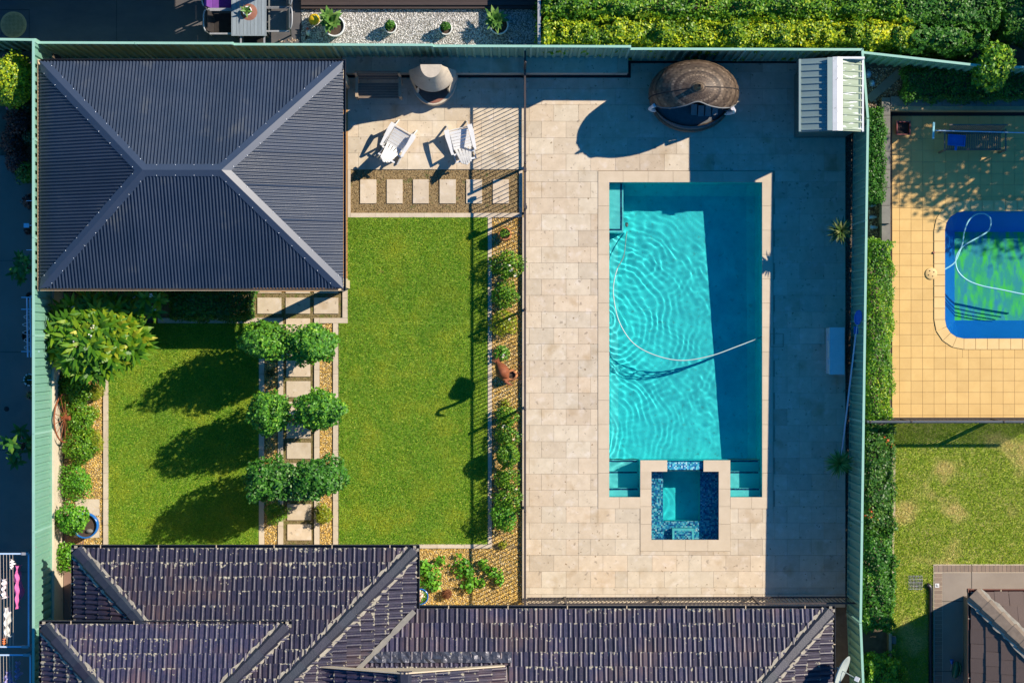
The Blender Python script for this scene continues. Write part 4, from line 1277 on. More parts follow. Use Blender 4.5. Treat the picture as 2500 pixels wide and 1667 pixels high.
# ------------------------------------------------------------------ outdoor fireplace
FXC, FYC = P(1060, 184).x, P(1060, 186).y
FP = thing('outdoor_fireplace', 'pale concrete half round outdoor fireplace with chimney', 'fireplace', (FXC, FYC, 0))
def half(prof, yb, sy, mat, nm, n=20, smooth=True, cap=None):
    m = MB(); m.lathe(prof, (FXC, yb, 0), n, 1, sy, math.pi, 2 * math.pi, smooth)
    k = len(prof)
    for i in range(k - 1):
        m.add([(FXC - prof[i][0], yb, prof[i][1]), (FXC + prof[i][0], yb, prof[i][1]), (FXC + prof[i + 1][0], yb, prof[i + 1][1]), (FXC - prof[i + 1][0], yb, prof[i + 1][1])], [(0, 3, 2, 1)])
    if cap: m.add([(FXC + cap[0] * math.cos(math.pi + math.pi * j / n), yb + sy * cap[0] * math.sin(math.pi + math.pi * j / n), cap[1]) for j in range(n + 1)], [tuple(range(n + 1))])
    return m.build(nm, mat, FP)
half([(.58, 0), (.58, .34)], FYC, 1.28, T['concrete'], 'hearth', cap=(.58, .34))
half([(.46, .345), (.46, .35)], FYC - .05, 1.42, T['firebrick'], 'hearth_floor', cap=(.46, .352))
m = MB()
for sg in (-1, 1):
    m = MB(); m.add([(FXC + sg * .58, FYC, .34), (FXC + sg * .58, FYC - .1, .34), (FXC + sg * .40, FYC - .48, .34), (FXC + sg * .34, FYC - .42, .34), (FXC + sg * .40, FYC, .34)] +
          [(FXC + sg * .54, FYC, 1.02), (FXC + sg * .54, FYC - .08, 1.02), (FXC + sg * .38, FYC - .44, 1.02), (FXC + sg * .34, FYC - .40, 1.02), (FXC + sg * .40, FYC, 1.02)],
          [(0, 1, 6, 5), (1, 2, 7, 6), (2, 3, 8, 7), (3, 4, 9, 8)])
    m.build('side_wall', T['concrete'], FP)
half([(.56, 1.0), (.545, 1.08), (.50, 1.16)], FYC, .92, T['concrete'], 'lintel')
half([(.50, 1.16), (.40, 1.40), (.31, 1.66), (.255, 1.86), (.25, 1.98)], FYC, .95, T['concrete'], 'hood')
half([(.25, 1.98), (.245, 2.0)], FYC, 1.25, T['concrete'], 'chimney', cap=(.245, 2.0))
MB().box(FXC - .3, FXC + .3, FYC - .02, FYC - .28, .36, .98).build('firebox', T['soot'], FP)

# ------------------------------------------------------------------ garden bench
bx, by = P(928, 214).x, P(928, 214).y
GB = thing('garden_bench', 'weathered slatted timber bench between pavilion and fireplace', 'bench', (bx, by, 0))
for k in range(6):
    MB().box(bx - .50, bx + .50, by + .05 - k * .062, by + .052 - k * .062 - .056 + .05 - .05, .42, .445).build('seat_slat', T['bench'], GB)
for k in range(4):
    y = by + .12 + k * .028; z = .56 + k * .10
    MB().box(bx - .47, bx + .47, y, y + .022, z, z + .075).build('back_slat', T['bench'], GB)
for sg in (-1, 1):
    x = bx + sg * .52
    MB().box(x - .03, x + .03, by - .30, by - .24, 0, .63).build('leg', T['benchpale'], GB)
    m = MB(); m.bar((x, by + .10, 0), (x, by + .24, .98), .06, .06); m.build('leg', T['benchpale'], GB)
    MB().box(x - .035, x + .035, by - .31, by + .16, .63, .66).build('armrest', T['benchpale'], GB)
MB().box(bx - .52, bx + .52, by + .235, by + .265, .93, 1.0).build('top_rail', T['bench'], GB)

# ------------------------------------------------------------------ white reclining garden chairs
def adirondack():
    R = thing('adirondack_chair', 'x', 'chair', (0, 0, 0), group='white slatted garden chairs on the patio')
    # local: faces +y
    for k in range(6):
        y = .34 - k * .088; z = .40 - k * .028
        MB().box(-.27, .27, -.041, .041, -.011, .011, Matrix.Translation((0, y, z)) @ Matrix.Rotation(.30, 4, 'X')).build('seat_slat', T['white'], R, True)
    for k in range(5):
        a = (k - 2) * .065; x = (k - 2) * .104; ln = .86 - abs(k - 2) * .05
        M_ = Matrix.Translation((x, -.14, .26)) @ Matrix.Rotation(math.radians(40), 4, 'X') @ Matrix.Rotation(-a, 4, 'Y')
        m = MB(); m.box(-.037, .037, -.011, .011, 0, ln - .03, M_); m.add([M_ @ Vector(q) for q in ((-.041, -.011, ln - .03), (.041, -.011, ln - .03), (.041, .011, ln - .03), (-.041, .011, ln - .03), (-.02, -.011, ln), (.02, -.011, ln), (.02, .011, ln), (-.02, .011, ln))], [(0, 1, 5, 4), (1, 2, 6, 5), (2, 3, 7, 6), (3, 0, 4, 7), (4, 5, 6, 7)])
        m.build('back_slat', T['white'], R, True)
    for z, y, w in ((.40, -.275, .60), (.68, -.52, .54)):
        m = MB(); m.bar((-w / 2, y - .02, z), (w / 2, y - .02, z), .05, .05); m.build('back_rail', T['white'], R, True)
    for sg in (-1, 1):
        m = MB()
        m.prism([(sg * .27, .44), (sg * .41, .44), (sg * .42, .25), (sg * .37, -.30), (sg * .31, -.30)] if sg > 0 else [(-.27, .44), (-.31, -.30), (-.37, -.30), (-.42, .25), (-.41, .44)], .56, .585)
        m.build('armrest', T['white'], R, True)
        m = MB(); m.box(sg * .32 - .045, sg * .32 + .045, .36, .40, 0, .56); m.build('front_leg', T['white'], R, True)
        m = MB(); m.bar((sg * .32, -.26, .56), (sg * .32, -.20, 0), .04, .07); m.build('back_leg', T['white'], R, True)
        m = MB(); m.bar((sg * .30, .62, .03), (sg * .30, .38, .38), .03, .05); m.bar((sg * .30, .38, .38), (sg * .30, -.50, .05), .03, .09); m.build('side_rail', T['white'], R, True)
    m = MB(); m.bar((-.34, .41, .42), (.34, .41, .42), .02, .10); m.build('apron', T['white'], R, True)
    return R


ch1 = adirondack()
ch2 = copy_tree(ch1)
place(ch1, P(970, 352), math.atan2(-.50, .86), .84, 'white slatted reclining chair nearer the pavilion, turned right')
place(ch2, P(1128, 352), math.atan2(.24, .97), .84, 'white slatted reclining chair nearer the pool fence')

# ------------------------------------------------------------------ storage box, pool poles, small deck fittings
BXT = thing('storage_box', 'white lidded storage box on the dark side of the deck', 'box', P(2044, 857))
p, q = P(2025, 799, .6), P(2062, 914, .6)
MB().box(p.x + .015, q.x - .015, p.y - .015, q.y + .015, 0, .55).build('body', T['white'], BXT)
MB().box(p.x, q.x, p.y, q.y, .55, .60).build('lid', T['white'], BXT)
for y in (823, 884):
    a = P(2022, y - 8, .45); MB().box(a.x - .02, p.x + .02, a.y, a.y - .16, .40, .47).build('latch', T['white'], BXT)
for (x0, y0, z0, x1, y1, z1, lb, nm) in ((2090, 1134, .05, 2109, 792, 1.55, 'long blue pool pole with scoop net leaning on the right fence', 'scoop_pole'),
                                         (2096, 1119, .05, 2101, 806, 1.35, 'shorter blue pool pole with brush leaning on the right fence', 'brush_pole')):
    a, b = P(x0, y0, z0), P(x1, y1, z1)
    a.x = min(a.x, 8.02); b.x = min(b.x, 8.16)
    R = thing(nm, lb, 'pole', a)
    m = MB(); m.tube([a, b], .012, 8); m.build('pole', T['paleblue'], R)
    d = (b - a).normalized()
    if nm == 'scoop_pole':
        m = MB(); ring_ = []
        for k in range(13):
            t = 2 * math.pi * k / 12; ring_.append(b + d * (.18 - .18 * math.cos(t)) + Vector((.14 * math.sin(t) * .55, 0, .14 * math.sin(t) * .3)))
        m.tube(ring_, .018, 6); m.build('net_ring', T['bluenet'], R)
        m = MB(); m.add([b + d * .18] + ring_, [(0, k + 1, k + 2) for k in range(12)]); m.build('net', T['bluenet'], R)
    else:
        m = MB(); m.box(-.05, .05, -.09, .09, -.02, .03, Matrix.Translation(b)); m.build('brush_head', T['bluenet'], R)
SK = MB(); 
for (a, b, c, d_) in ((1880, 1882, 814, 847), (1911, 1913, 814, 847), (1882, 1911, 814, 815.5), (1882, 1911, 845.5, 847)): SK.pbox(a, b, c, d_, .004, .0142, 0)
o = SK.build('skimmer_cover', T['joint']); tag(o, 'thin square outline of skimmer lid in the deck beside the pool', 'lid')

# hose afloat on the pool, cleaner
def catmull(pts, n=10):
    pts = [Vector(p) for p in pts]; out = []
    for i in range(len(pts) - 1):
        p0, p1, p2, p3 = pts[max(i - 1, 0)], pts[i], pts[i + 1], pts[min(i + 2, len(pts) - 1)]
        for k in range(n):
            t = k / n
            out.append(.5 * ((2 * p1) + (p2 - p0) * t + (2 * p0 - 5 * p1 + 4 * p2 - p3) * t * t + (3 * p1 - p0 - 3 * p2 + p3) * t ** 3))
    return out + [pts[-1]]


HP = [(1536, 560, -1.2), (1532, 582, -.9), (1524, 625, -.4), (1508, 655, WL - .01), (1499, 690, WL), (1499, 728, WL), (1512, 785, WL), (1545, 836, WL), (1597, 866, WL), (1664, 880, WL), (1735, 869, WL), (1800, 846, WL), (1862, 822, WL - .02)]
m = MB(); m.tube(catmull([(wx(a), wy(b), c) for a, b, c in HP], 8), .0145, 8)
hz_ = recv(m.build('pool_hose', T['hose'])); tag(hz_, 'pale cleaner hose curving across the turquoise pool', 'hose')
PC = thing('pool_cleaner', 'dark pool cleaner head on the floor beside the underwater ledge', 'cleaner', (wx(1536), wy(548), -1.45))
m = MB(); m.lathe([(0, .16), (.07, .15), (.11, .08), (.12, 0)], (wx(1536), wy(546), -1.47), 14, 1, 1.3); recv(m.build('body', T['greymetal'], PC))
m = MB(); m.lathe([(.12, .02), (.17, .01), (.16, 0)], (wx(1536), wy(546), -1.47), 14, 1, 1.2); recv(m.build('skirt', T['greenplastic'], PC))

# ------------------------------------------------------------------ foliage builders
def crown_pts(c, rx, ry, rz, n, rng, seed, lump=.16, shell=.72, flat=None):
    d = unit(rng.normal(0, 1, (n, 3))); rr_ = rng.random(n) ** .4
    rr_ = shell + (1 - shell) * rr_
    ins = rng.random(n) < .18; rr_[ins] = rng.uniform(.2, shell, ins.sum())
    sc_ = 1 + lump * vnoise(d * 2.2, seed, 2.0) + lump * .6 * vnoise(d * 3, seed + 1, 5.0)
    p = d * (rr_ * sc_)[:, None] * np.array([rx, ry, rz]) + np.array(c)
    return p, d


def bush(name, label, px, py, r, h, mat, base=0.0, trunk=0.0, leaf=(.055, .032), dens=1500, seed=0, ry=None, cat='shrub', group=None, lump=.16, flowers=None, stem=True, zr=None):
    rng = np.random.default_rng(1000 + seed)
    ry = ry or r
    cz = base + trunk + h / 2
    c = P(px, py, cz + h * .25)
    R = thing(name, label, cat, (c.x, c.y, base), group=group)
    n = int(dens * 4 * math.pi * ((r * ry + r * h / 2 + ry * h / 2) / 3))
    p, d = crown_pts((c.x, c.y, cz), r, ry, h / 2, n, rng, seed, lump)
    keep = p[:, 2] > base + .02; p, d = p[keep], d[keep]; n = len(p)
    V = leaf_quads(p, d, leaf[0], leaf[1], rng)
    br = np.clip(rng.random(n) * .75 + .25 * (.5 + .5 * vnoise(p, seed + 5, 9)), 0, 1)
    npmesh('foliage', V, 4, mat, br, R)
    if flowers:
        k = flowers[1]; idx_ = rng.choice(n, k); q = p[idx_] + d[idx_] * .03 + np.array([0, 0, .02])
        q = np.repeat(q, 5, 0) + rng.normal(0, .018, (k * 5, 3)); nn = np.tile(np.array([[0, 0, 1.]]), (k * 5, 1))
        npmesh('flowers', leaf_quads(q, nn, .05, .045, rng), 4, flowers[0], rng.random(k * 5), R)
    if stem:
        m = MB(); rs = random.Random(seed)
        if trunk > .3:
            m.tube([(c.x, c.y, base - .02), (c.x + rs.uniform(-.02, .02), c.y, base + trunk * .6), (c.x, c.y, cz)], [.035, .03, .022], 7)
        for k in range(4):
            a = k * 1.57 + rs.uniform(0, 1)
            m.tube([(c.x, c.y, base + trunk * .9 - .02), (c.x + math.cos(a) * r * .55, c.y + math.sin(a) * ry * .55, cz + rs.uniform(-.1, .2) * h)], [.016, .006], 5)
        m.build('trunk' if trunk > .3 else 'stem', T['bark'], R)
    return R


def hedge(name, label, x0, x1, y0, y1, h, mat, base=0.0, dens=1900, leaf=(.06, .034), seed=0, lump=.07, topw=None, zr=None, group=None):
    """clipped hedge; pixel rectangle of its top"""
    rng = np.random.default_rng(2000 + seed); zt = base + h
    a, b = P(x0, y1, zr if zr is not None else zt), P(x1, y0, zr if zr is not None else zt); w, l = b.x - a.x, b.y - a.y
    R = thing(name, label, 'hedge', ((a.x + b.x) / 2, (a.y + b.y) / 2, base), group=group)
    nt_ = int(dens * w * l); P_ = []; N__ = []
    x = rng.uniform(a.x, b.x, nt_); y = rng.uniform(a.y, b.y, nt_)
    dx = np.minimum(x - a.x, b.x - x); dy = np.minimum(y - a.y, b.y - y); e = np.minimum(dx, dy)
    xy = np.stack([x, y], 1)
    z = zt + lump * vnoise(xy, seed, 5) + lump * .7 * vnoise(xy, seed + 3, 14) - .18 * np.clip(1 - e / .16, 0, 1) ** 2 - rng.random(nt_) ** 3 * .22
    P_.append(np.stack([x, y, z], 1)); N__.append(np.tile([[0, 0, 1.]], (nt_, 1)))
    for (ux, uy, ln, ox, oy, nx, ny) in ((1, 0, w, a.x, a.y, 0, -1), (1, 0, w, a.x, b.y, 0, 1), (0, 1, l, a.x, a.y, -1, 0), (0, 1, l, b.x, a.y, 1, 0)):
        ns = int(dens * .7 * ln * h); t = rng.uniform(0, ln, ns); zz = base + rng.random(ns) * h
        off = lump * vnoise(np.stack([t, zz], 1), seed + 7, 8) + rng.normal(0, .03, ns)
        P_.append(np.stack([ox + ux * t + nx * off, oy + uy * t + ny * off, zz], 1)); N__.append(np.tile([[nx, ny, .2]], (ns, 1)))
    p = np.concatenate(P_); nn = np.concatenate(N__)
    V = leaf_quads(p, nn, leaf[0], leaf[1], rng)
    br = np.clip(rng.random(len(p)) * .7 + .3 * (.5 + .5 * vnoise(p, seed + 5, 7)), 0, 1)
    npmesh('foliage', V, 4, mat, br, R)
    m = MB(); k = int(max(w, l) / .5)
    for i in range(k):
        f = (i + .5) / k; cx = a.x + w * (f if w > l else .5); cy_ = a.y + l * (.5 if w > l else f)
        m.tube([(cx, cy_, base - .03), (cx + rng.uniform(-.1, .1), cy_ + rng.uniform(-.1, .1), base + h * .75)], [.03, .012], 5)
    m.build('stems', T['bark'], R)
    return R


def blade_plant(V, base, L, W, az, el, droop, rng, seg=3):
    """append a strap leaf as `seg` quads"""
    d = np.array([math.cos(az), math.sin(az), 0]); s = np.array([-d[1], d[0], 0])
    prev = None
    for k in range(seg + 1):
        t = k / seg; e_ = el - droop * t
        pos = base + d * L * t * math.cos(el - droop * t * .5) + np.array([0, 0, L * t * math.sin(el - droop * t * .5)])
        w = W * (math.sin(math.pi * min(1, .18 + .82 * t)) ** .8 if k < seg else .04) / 2
        cur = (pos - s * w, pos + s * w)
        if prev: V.append([prev[0], prev[1], cur[1], cur[0]])
        prev = cur


def strap_plant(name, label, px, py, z, n, L, W, mat, cat='plant', seed=0, el=(.1, 1.35), droop=.7, trunk=0.0, base=0.0, group=None, parent=None, nm='leaves'):
    rng = np.random.default_rng(3000 + seed); c = P(px, py, z)
    R = parent or thing(name, label, cat, (c.x, c.y, base), group=group)
    V = []; A_ = []
    for i in range(n):
        t = (i + .5) / n; az = i * 2.39996 + rng.uniform(-.2, .2); e_ = el[0] + (el[1] - el[0]) * t
        l_ = L * rng.uniform(.75, 1.15) * (1 - .35 * t)
        blade_plant(V, np.array([c.x, c.y, z + .02 * t]), l_, W, az, e_, droop * rng.uniform(.6, 1.3), rng)
        A_ += [rng.random()] * 3
    npmesh(nm, np.array(V), 4, mat, A_, R)
    if trunk:
        m = MB(); m.tube([(c.x, c.y, base - .02), (c.x + .02, c.y, base + trunk * .5), (c.x, c.y, z + .03)], [.04, .032, .035], 7); m.build('trunk', T['bark'], R)
    return R


def rosette_tree(name, label, px, py, rx, ry, h, base, n, seed, mat, leaf=(.30, .085), cat='tree', trunk=True, flowers=0, nleaf=13, pack=.72):
    """tree of rosettes of large leaves at the branch tips"""
    rng = np.random.default_rng(4000 + seed); c = P(px, py, base + h * .8)
    R = thing(name, label, cat, (c.x, c.y, base))
    V = []; A_ = []; tips = []; tries = 0
    while len(tips) < n and tries < 6000:
        tries += 1
        a = rng.uniform(0, 6.283); q = math.sqrt(rng.random())
        x, y = c.x + rx * q * math.cos(a), c.y + ry * q * math.sin(a)
        z = base + h * (1 - .35 * q * q) + rng.uniform(-.18, .12)
        if all((x - u[0]) ** 2 + (y - u[1]) ** 2 > (leaf[0] * pack) ** 2 for u in tips): tips.append((x, y, z))
    for (x, y, z) in tips:
        b0 = rng.random() * .35
        k = nleaf + rng.integers(-2, 3)
        for i in range(k):
            t = i / k; az = i * 2.39996 + rng.uniform(-.25, .25)
            blade_plant(V, np.array([x, y, z]), leaf[0] * rng.uniform(.75, 1.15), leaf[1], az, .15 + .9 * t, .75, rng)
            A_ += [min(1, max(0, b0 + rng.random() * .65))] * 3
    npmesh('foliage', np.array(V), 4, mat, A_, R)
    if flowers:
        q = np.array([tips[i % len(tips)] for i in range(flowers)]) + rng.normal(0, .08, (flowers, 3)) * np.array([1, 1, .3]) + np.array([0, 0, .12])
        q = np.repeat(q, 6, 0) + rng.normal(0, .035, (flowers * 6, 3))
        npmesh('flowers', leaf_quads(q, np.tile([[0, 0, 1.]], (len(q), 1)), .05, .04, rng), 4, T['whiteflower'], rng.random(len(q)), R)
    if trunk:
        m = MB(); rs = random.Random(seed); fork = (c.x, c.y, base + h * .35)
        m.tube([(c.x, c.y, base - .03), fork], [.08, .06], 8)
        for k in range(0, len(tips), max(1, len(tips) // 16)):
            x, y, z = tips[k]; m.tube([fork, ((fork[0] + x) / 2, (fork[1] + y) / 2, (fork[2] + z) / 2 - .06), (x, y, z)], [.04, .025, .012], 5)
        m.build('trunk', T['bark'], R)
    return R


def pot_mesh(m, c, r, h, n=28, rim=.03, taper=.75, belly=0.0):
    pr = [(0, .0), (r * taper, 0), (r * (taper + 1) / 2 + belly, h * .5), (r, h), (r - rim, h), (r - rim, h - .06)]
    m.lathe(pr, c, n)


def potted(name, label, px, py, z, r, h, mat, cat='pot', belly=0.0, rim=.03, taper=.75, n=28):
    c = P(px, py, z + h); R = thing(name, label, cat, (c.x, c.y, z))
    m = MB(); pot_mesh(m, (c.x, c.y, z), r, h, n, rim, taper, belly); m.build('pot', mat, R)
    m = MB(); m.lathe([(0, h - .055), (r - rim + .002, h - .055)], (c.x, c.y, z), n); m.build('soil', T['potsoil'], R)
    return R, c

# ------------------------------------------------------------------ planting in the garden
GT = 'clipped ball trees over the stepping path'
for i, (px, py, r, ry, mt, lb) in enumerate([
        (640, 834, .52, .46, 'topiary', 'left clipped ball tree of the farthest pair over the path'),
        (756, 842, .57, .45, 'topiary', 'right clipped ball tree of the farthest pair over the path'),
        (652, 1006, .46, .46, 'topiary', 'left clipped ball tree of the middle pair over the path'),
        (776, 1003, .53, .47, 'topiary', 'right clipped ball tree of the middle pair over the path'),
        (650, 1176, .55, .48, 'topiary_b', 'left clipped ball tree of the pair nearest the house'),
        (770, 1172, .58, .46, 'topiary_b', 'right clipped ball tree of the pair nearest the house')]):
    bush('ball_tree', lb, px, py, r, 2.25, T[mt], trunk=.5, leaf=(.085, .052), dens=820, seed=10 + i, ry=ry, cat='tree', group=GT, lump=.26)
for k, (y, lb) in enumerate(((836, 'farthest'), (1008, 'middle'), (1176, 'nearest'))):
    AR = thing('garden_arch', f'pale timber arch half hidden in the {lb} pair of ball trees', 'arch', P(712, y), group='arches over the stepping path')
    for x in (662, 762):
        c = P(x, y); MB().box(c.x - .025, c.x + .025, c.y - .025, c.y + .025, -.02, 2.08).build('post', T['kerb'], AR)
    a, b = P(640, y, 2.1), P(788, y, 2.1)
    MB().box(a.x, b.x, a.y - .035, a.y + .035, 2.08, 2.13).build('beam', T['kerb'], AR)
    rng = np.random.default_rng(50 + k)
    n = (2000, 380, 2000)[k]; q = np.stack([rng.uniform(a.x + .1, b.x - .1, n), a.y + np.clip(rng.normal(0, .2, n), -.4, .4), 2.25 + rng.normal(0, .12, n)], 1)
    npmesh('vine', leaf_quads(q, np.tile([[0, 0, 1.]], (n, 1)), .075, .045, rng), 4, T['topiary' if k < 2 else 'topiary_b'], rng.random(n), AR)

rosette_tree('frangipani_tree', 'spreading frangipani tree with large glossy leaves at the lawn corner', 228, 822, 1.15, .92, 2.0, 0, 58, 1, T['frangipani'], leaf=(.38, .092), flowers=9, nleaf=17, pack=.52)
rosette_tree('frangipani_tree', 'shaded frangipani growing against the pavilion eave', 360, 735, .46, .30, 1.7, 0, 9, 2, T['frangipani'], flowers=3)
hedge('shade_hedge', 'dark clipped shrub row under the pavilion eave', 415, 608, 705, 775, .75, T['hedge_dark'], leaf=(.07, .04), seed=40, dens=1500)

bush('low_shrub', 'leafy green shrub under the frangipani by the left wall', 172, 952, .44, .65, T['shrub'], seed=50, lump=.27, leaf=(.06, .04))
bush('low_shrub', 'fine feathery shrub beside the left lawn edge', 232, 958, .20, .35, T['shrub_yellow'], seed=51, lump=.27, leaf=(.05, .014), dens=2600)
bush('low_shrub', 'yellow green shrub behind the rusty wheel', 188, 1022, .38, .6, T['shrub'], seed=52, lump=.27, ry=.40)
bush('low_shrub', 'small yellow tuft in the left gravel bed', 228, 1008, .17, .3, T['shrub_yellow'], seed=53, lump=.27, leaf=(.05, .014), dens=2600)
bush('low_shrub', 'broad green shrub below the rusty wheel', 192, 1092, .42, .7, T['shrub'], seed=54, lump=.27, ry=.42)
bush('low_shrub', 'feathery light green shrub against the left kerb', 228, 1078, .20, .4, T['shrub_yellow'], seed=55, lump=.27, leaf=(.06, .014), dens=2600, ry=.3)
bush('low_shrub', 'round green shrub on its own in the left gravel bed', 180, 1176, .40, .65, T['shrub_bright'], seed=56, lump=.27)
sheet('stepping_slab', (184, 243, 1218, 1258), [], -.012, T['travertine'])
sheet('stepping_slab', (180, 243, 1262, 1312), [], -.0121, T['travertine'])
R, c = potted('potted_shrub', 'leafy shrub in a large bright blue glazed pot', 207, 1283, 0, .31, .48, T['bluepot'], belly=.03, rim=.035)
rng = np.random.default_rng(61)
p_, d_ = crown_pts((c.x - .22, c.y + .20, .95), .40, .36, .34, 1500, rng, 61, .2)
npmesh('foliage', leaf_quads(p_, d_, .075, .05, rng), 4, T['shrub_bright'], rng.random(len(p_)), R)
m = MB(); m.tube([(c.x, c.y, .4), (c.x - .1, c.y + .1, .7), (c.x - .22, c.y + .2, .95)], [.03, .022, .012], 6); m.build('stem', T['bark'], R)
m = MB(); m.lathe([(0, .06), (.05, .05), (.07, 0)], (c.x + .1, c.y - .13, .43), 10, 1.3, .8); m.build('pot_stone', T['greyconc'], R)
R, c = potted('potted_shrub', 'bushy herb in a terracotta pot at the house corner', 168, 1358, 0, .22, .34, T['terracotta'])
rng = np.random.default_rng(62); p_, d_ = crown_pts((c.x - .02, c.y, .5), .30, .34, .26, 900, rng, 62, .2)
npmesh('foliage', leaf_quads(p_, d_, .07, .05, rng), 4, T['shrub_bright'], rng.random(len(p_)), R)
# rusty wheel leaning on the wall
a = P(146, 1018); WX_ = FL + .07
WH = thing('cart_wheel', 'rusty old spoked wheel leaning on the cream wall', 'wheel', (WX_ + .2, a.y, 0))
tilt = math.radians(17); cz = .60
def wpt(r_, t): return Vector((WX_ + .30 - math.sin(tilt) * (r_ * math.sin(t) + .6) * .82 , a.y + r_ * math.cos(t), cz * math.cos(tilt) + r_ * math.sin(t) * math.cos(tilt) + .03))
m = MB(); m.tube([wpt(.58, 2 * math.pi * k / 40) for k in range(41)], .021, 6, False); m.build('rim', T['rust'], WH)
for k in range(14):
    m = MB(); m.tube([wpt(.05, 2 * math.pi * k / 14), wpt(.57, 2 * math.pi * k / 14)], .0075, 5); m.build('spoke', T['rust'], WH)
m = MB(); c0 = wpt(0, 0); m.tube([c0 - Vector((.09, 0, .02)), c0 + Vector((.12, 0, .03))], [.045, .06], 10); m.build('hub', T['rust'], WH)

# bed along the pool fence
R, c = potted('potted_herb', 'sparse herb in a round terracotta urn near the gate', 1232, 571, 0, .155, .46, T['terracotta'], belly=.05, rim=.03, taper=.55)
rng = np.random.default_rng(63); p_, d_ = crown_pts((c.x - .02, c.y + .02, .5), .13, .12, .12, 120, rng, 63, .2)
npmesh('foliage', leaf_quads(p_, d_, .05, .03, rng), 4, T['shrub'], rng.random(len(p_)), R)
SG = 'rose shrubs along the pool fence'
for i, (px, py, r, h, mt, lb, fl_) in enumerate([
        (1238, 648, .37, .66, 'shrub', 'largest leafy rose shrub just below the terracotta urn', 6),
        (1233, 720, .33, .58, 'shrub', 'second rose shrub below the terracotta urn', 2),
        (1230, 788, .32, .55, 'shrub_yellow', 'yellow green rose shrub midway along the pool fence', 1),
        (1238, 1018, .27, .45, 'shrub', 'small rose shrub just below the fence post and rusty bird', 3),
        (1236, 1068, .29, .5, 'shrub', 'rose shrub above the round topiary by the pool fence', 2),
        (1236, 1166, .29, .5, 'shrub', 'rose shrub with pale bloom below the round topiary', 2),
        (1238, 1224, .35, .6, 'shrub', 'wide rose shrub near the lawn\'s lower right corner', 2),
        (1231, 1266, .31, .8, 'shrub_bright', 'bright green shrub at the lawn\'s lower right corner', 0),
        (1225, 862, .18, .3, 'shrub_bright', 'tiny rose seedling above the rusty bird', 3)]):
    bush('rose_shrub', lb, px, py, r, h, T[mt], seed=70 + i, leaf=(.055, .036), dens=1100, group=SG, lump=.24, flowers=(T['whiteflower'], fl_) if fl_ else None)
bush('ball_shrub', 'round clipped topiary ball on a stem beside the pool fence', 1240, 1112, .28, .54, T['shrub'], trunk=.35, seed=82, leaf=(.05, .03), dens=2600, lump=.05)
for i, (px, py, r, lb) in enumerate([(1233, 985, .12, 'small pale weed below the terracotta jar'), (1227, 1330, .10, 'small yellow seedling at the bed corner')]):
    bush('seedling', lb, px, py, r, .16, T['shrub_yellow'], seed=90 + i, dens=900, lump=.3)
# rusty bird sculpture
c = P(1226, 905, .85)
BD = thing('bird_sculpture', 'rusty metal long necked bird standing in the golden gravel', 'sculpture', (c.x, c.y, 0))
m = MB(); ax = Vector((.14, -.24, 0)).normalized(); sd = Vector((-ax.y, ax.x, 0))
V = []; nseg, nr = 12, 12
for i in range(nseg + 1):
    t = i / nseg; w = .15 * math.sin(math.pi * min(1, .06 + .94 * t) ** 1.25) + .012
    ctr = c + ax * (-.29 + .56 * t) + Vector((0, 0, -.03 + .10 * math.sin(t * 2.4)))
    for j in range(nr):
        q = 2 * math.pi * j / nr; V.append(ctr + sd * (w * math.cos(q)) + Vector((0, 0, w * 1.7 * math.sin(q))))
m.add(V, [(i * nr + j, i * nr + (j + 1) % nr, (i + 1) * nr + (j + 1) % nr, (i + 1) * nr + j) for i in range(nseg) for j in range(nr)], True); m.build('body', T['rust'], BD)
h0 = c + ax * .22
m = MB(); m.tube(catmull([h0, h0 + Vector((.02, -.02, .22)), h0 + Vector((-.03, -.03, .42)), h0 + Vector((-.08, -.03, .58)), h0 + Vector((-.03, -.05, .68))], 5), [.05] * 6 + [.035] * 9 + [.03] * 6, 8); m.build('neck', T['rust'], BD)
e0 = h0 + Vector((-.03, -.05, .68))
m = MB(); m.tube([e0, e0 + Vector((.05, -.04, .02)), e0 + Vector((.17, -.10, -.06))], [.045, .04, .006], 8); m.build('head', T['rust'], BD)
for k in (-1, 1):
    m = MB(); q = c + sd * (.05 * k); m.tube([q - Vector((0, 0, .1)), (q.x, q.y, 0)], .012, 6); m.tube([(q.x, q.y, .01), (q.x + .05, q.y - .08, .01)], .012, 6); m.build('leg', T['rust'], BD)
m = MB()
for k in range(5):
    t0 = c - ax * .24 + sd * ((k - 2) * .02); m.add([t0 + Vector((0, 0, .05)), t0 - ax * .12 + sd * ((k - 2) * .03) + Vector((0, 0, .02)), t0 + sd * .03 + Vector((0, 0, .05))], [(0, 1, 2)])
m.build('tail', T['rust'], BD)
R, c = potted('terracotta_jar', 'empty terracotta jar beside the rusty bird', 1249, 916, 0, .13, .34, T['terracotta'], belly=.05, rim=.045, taper=.6)
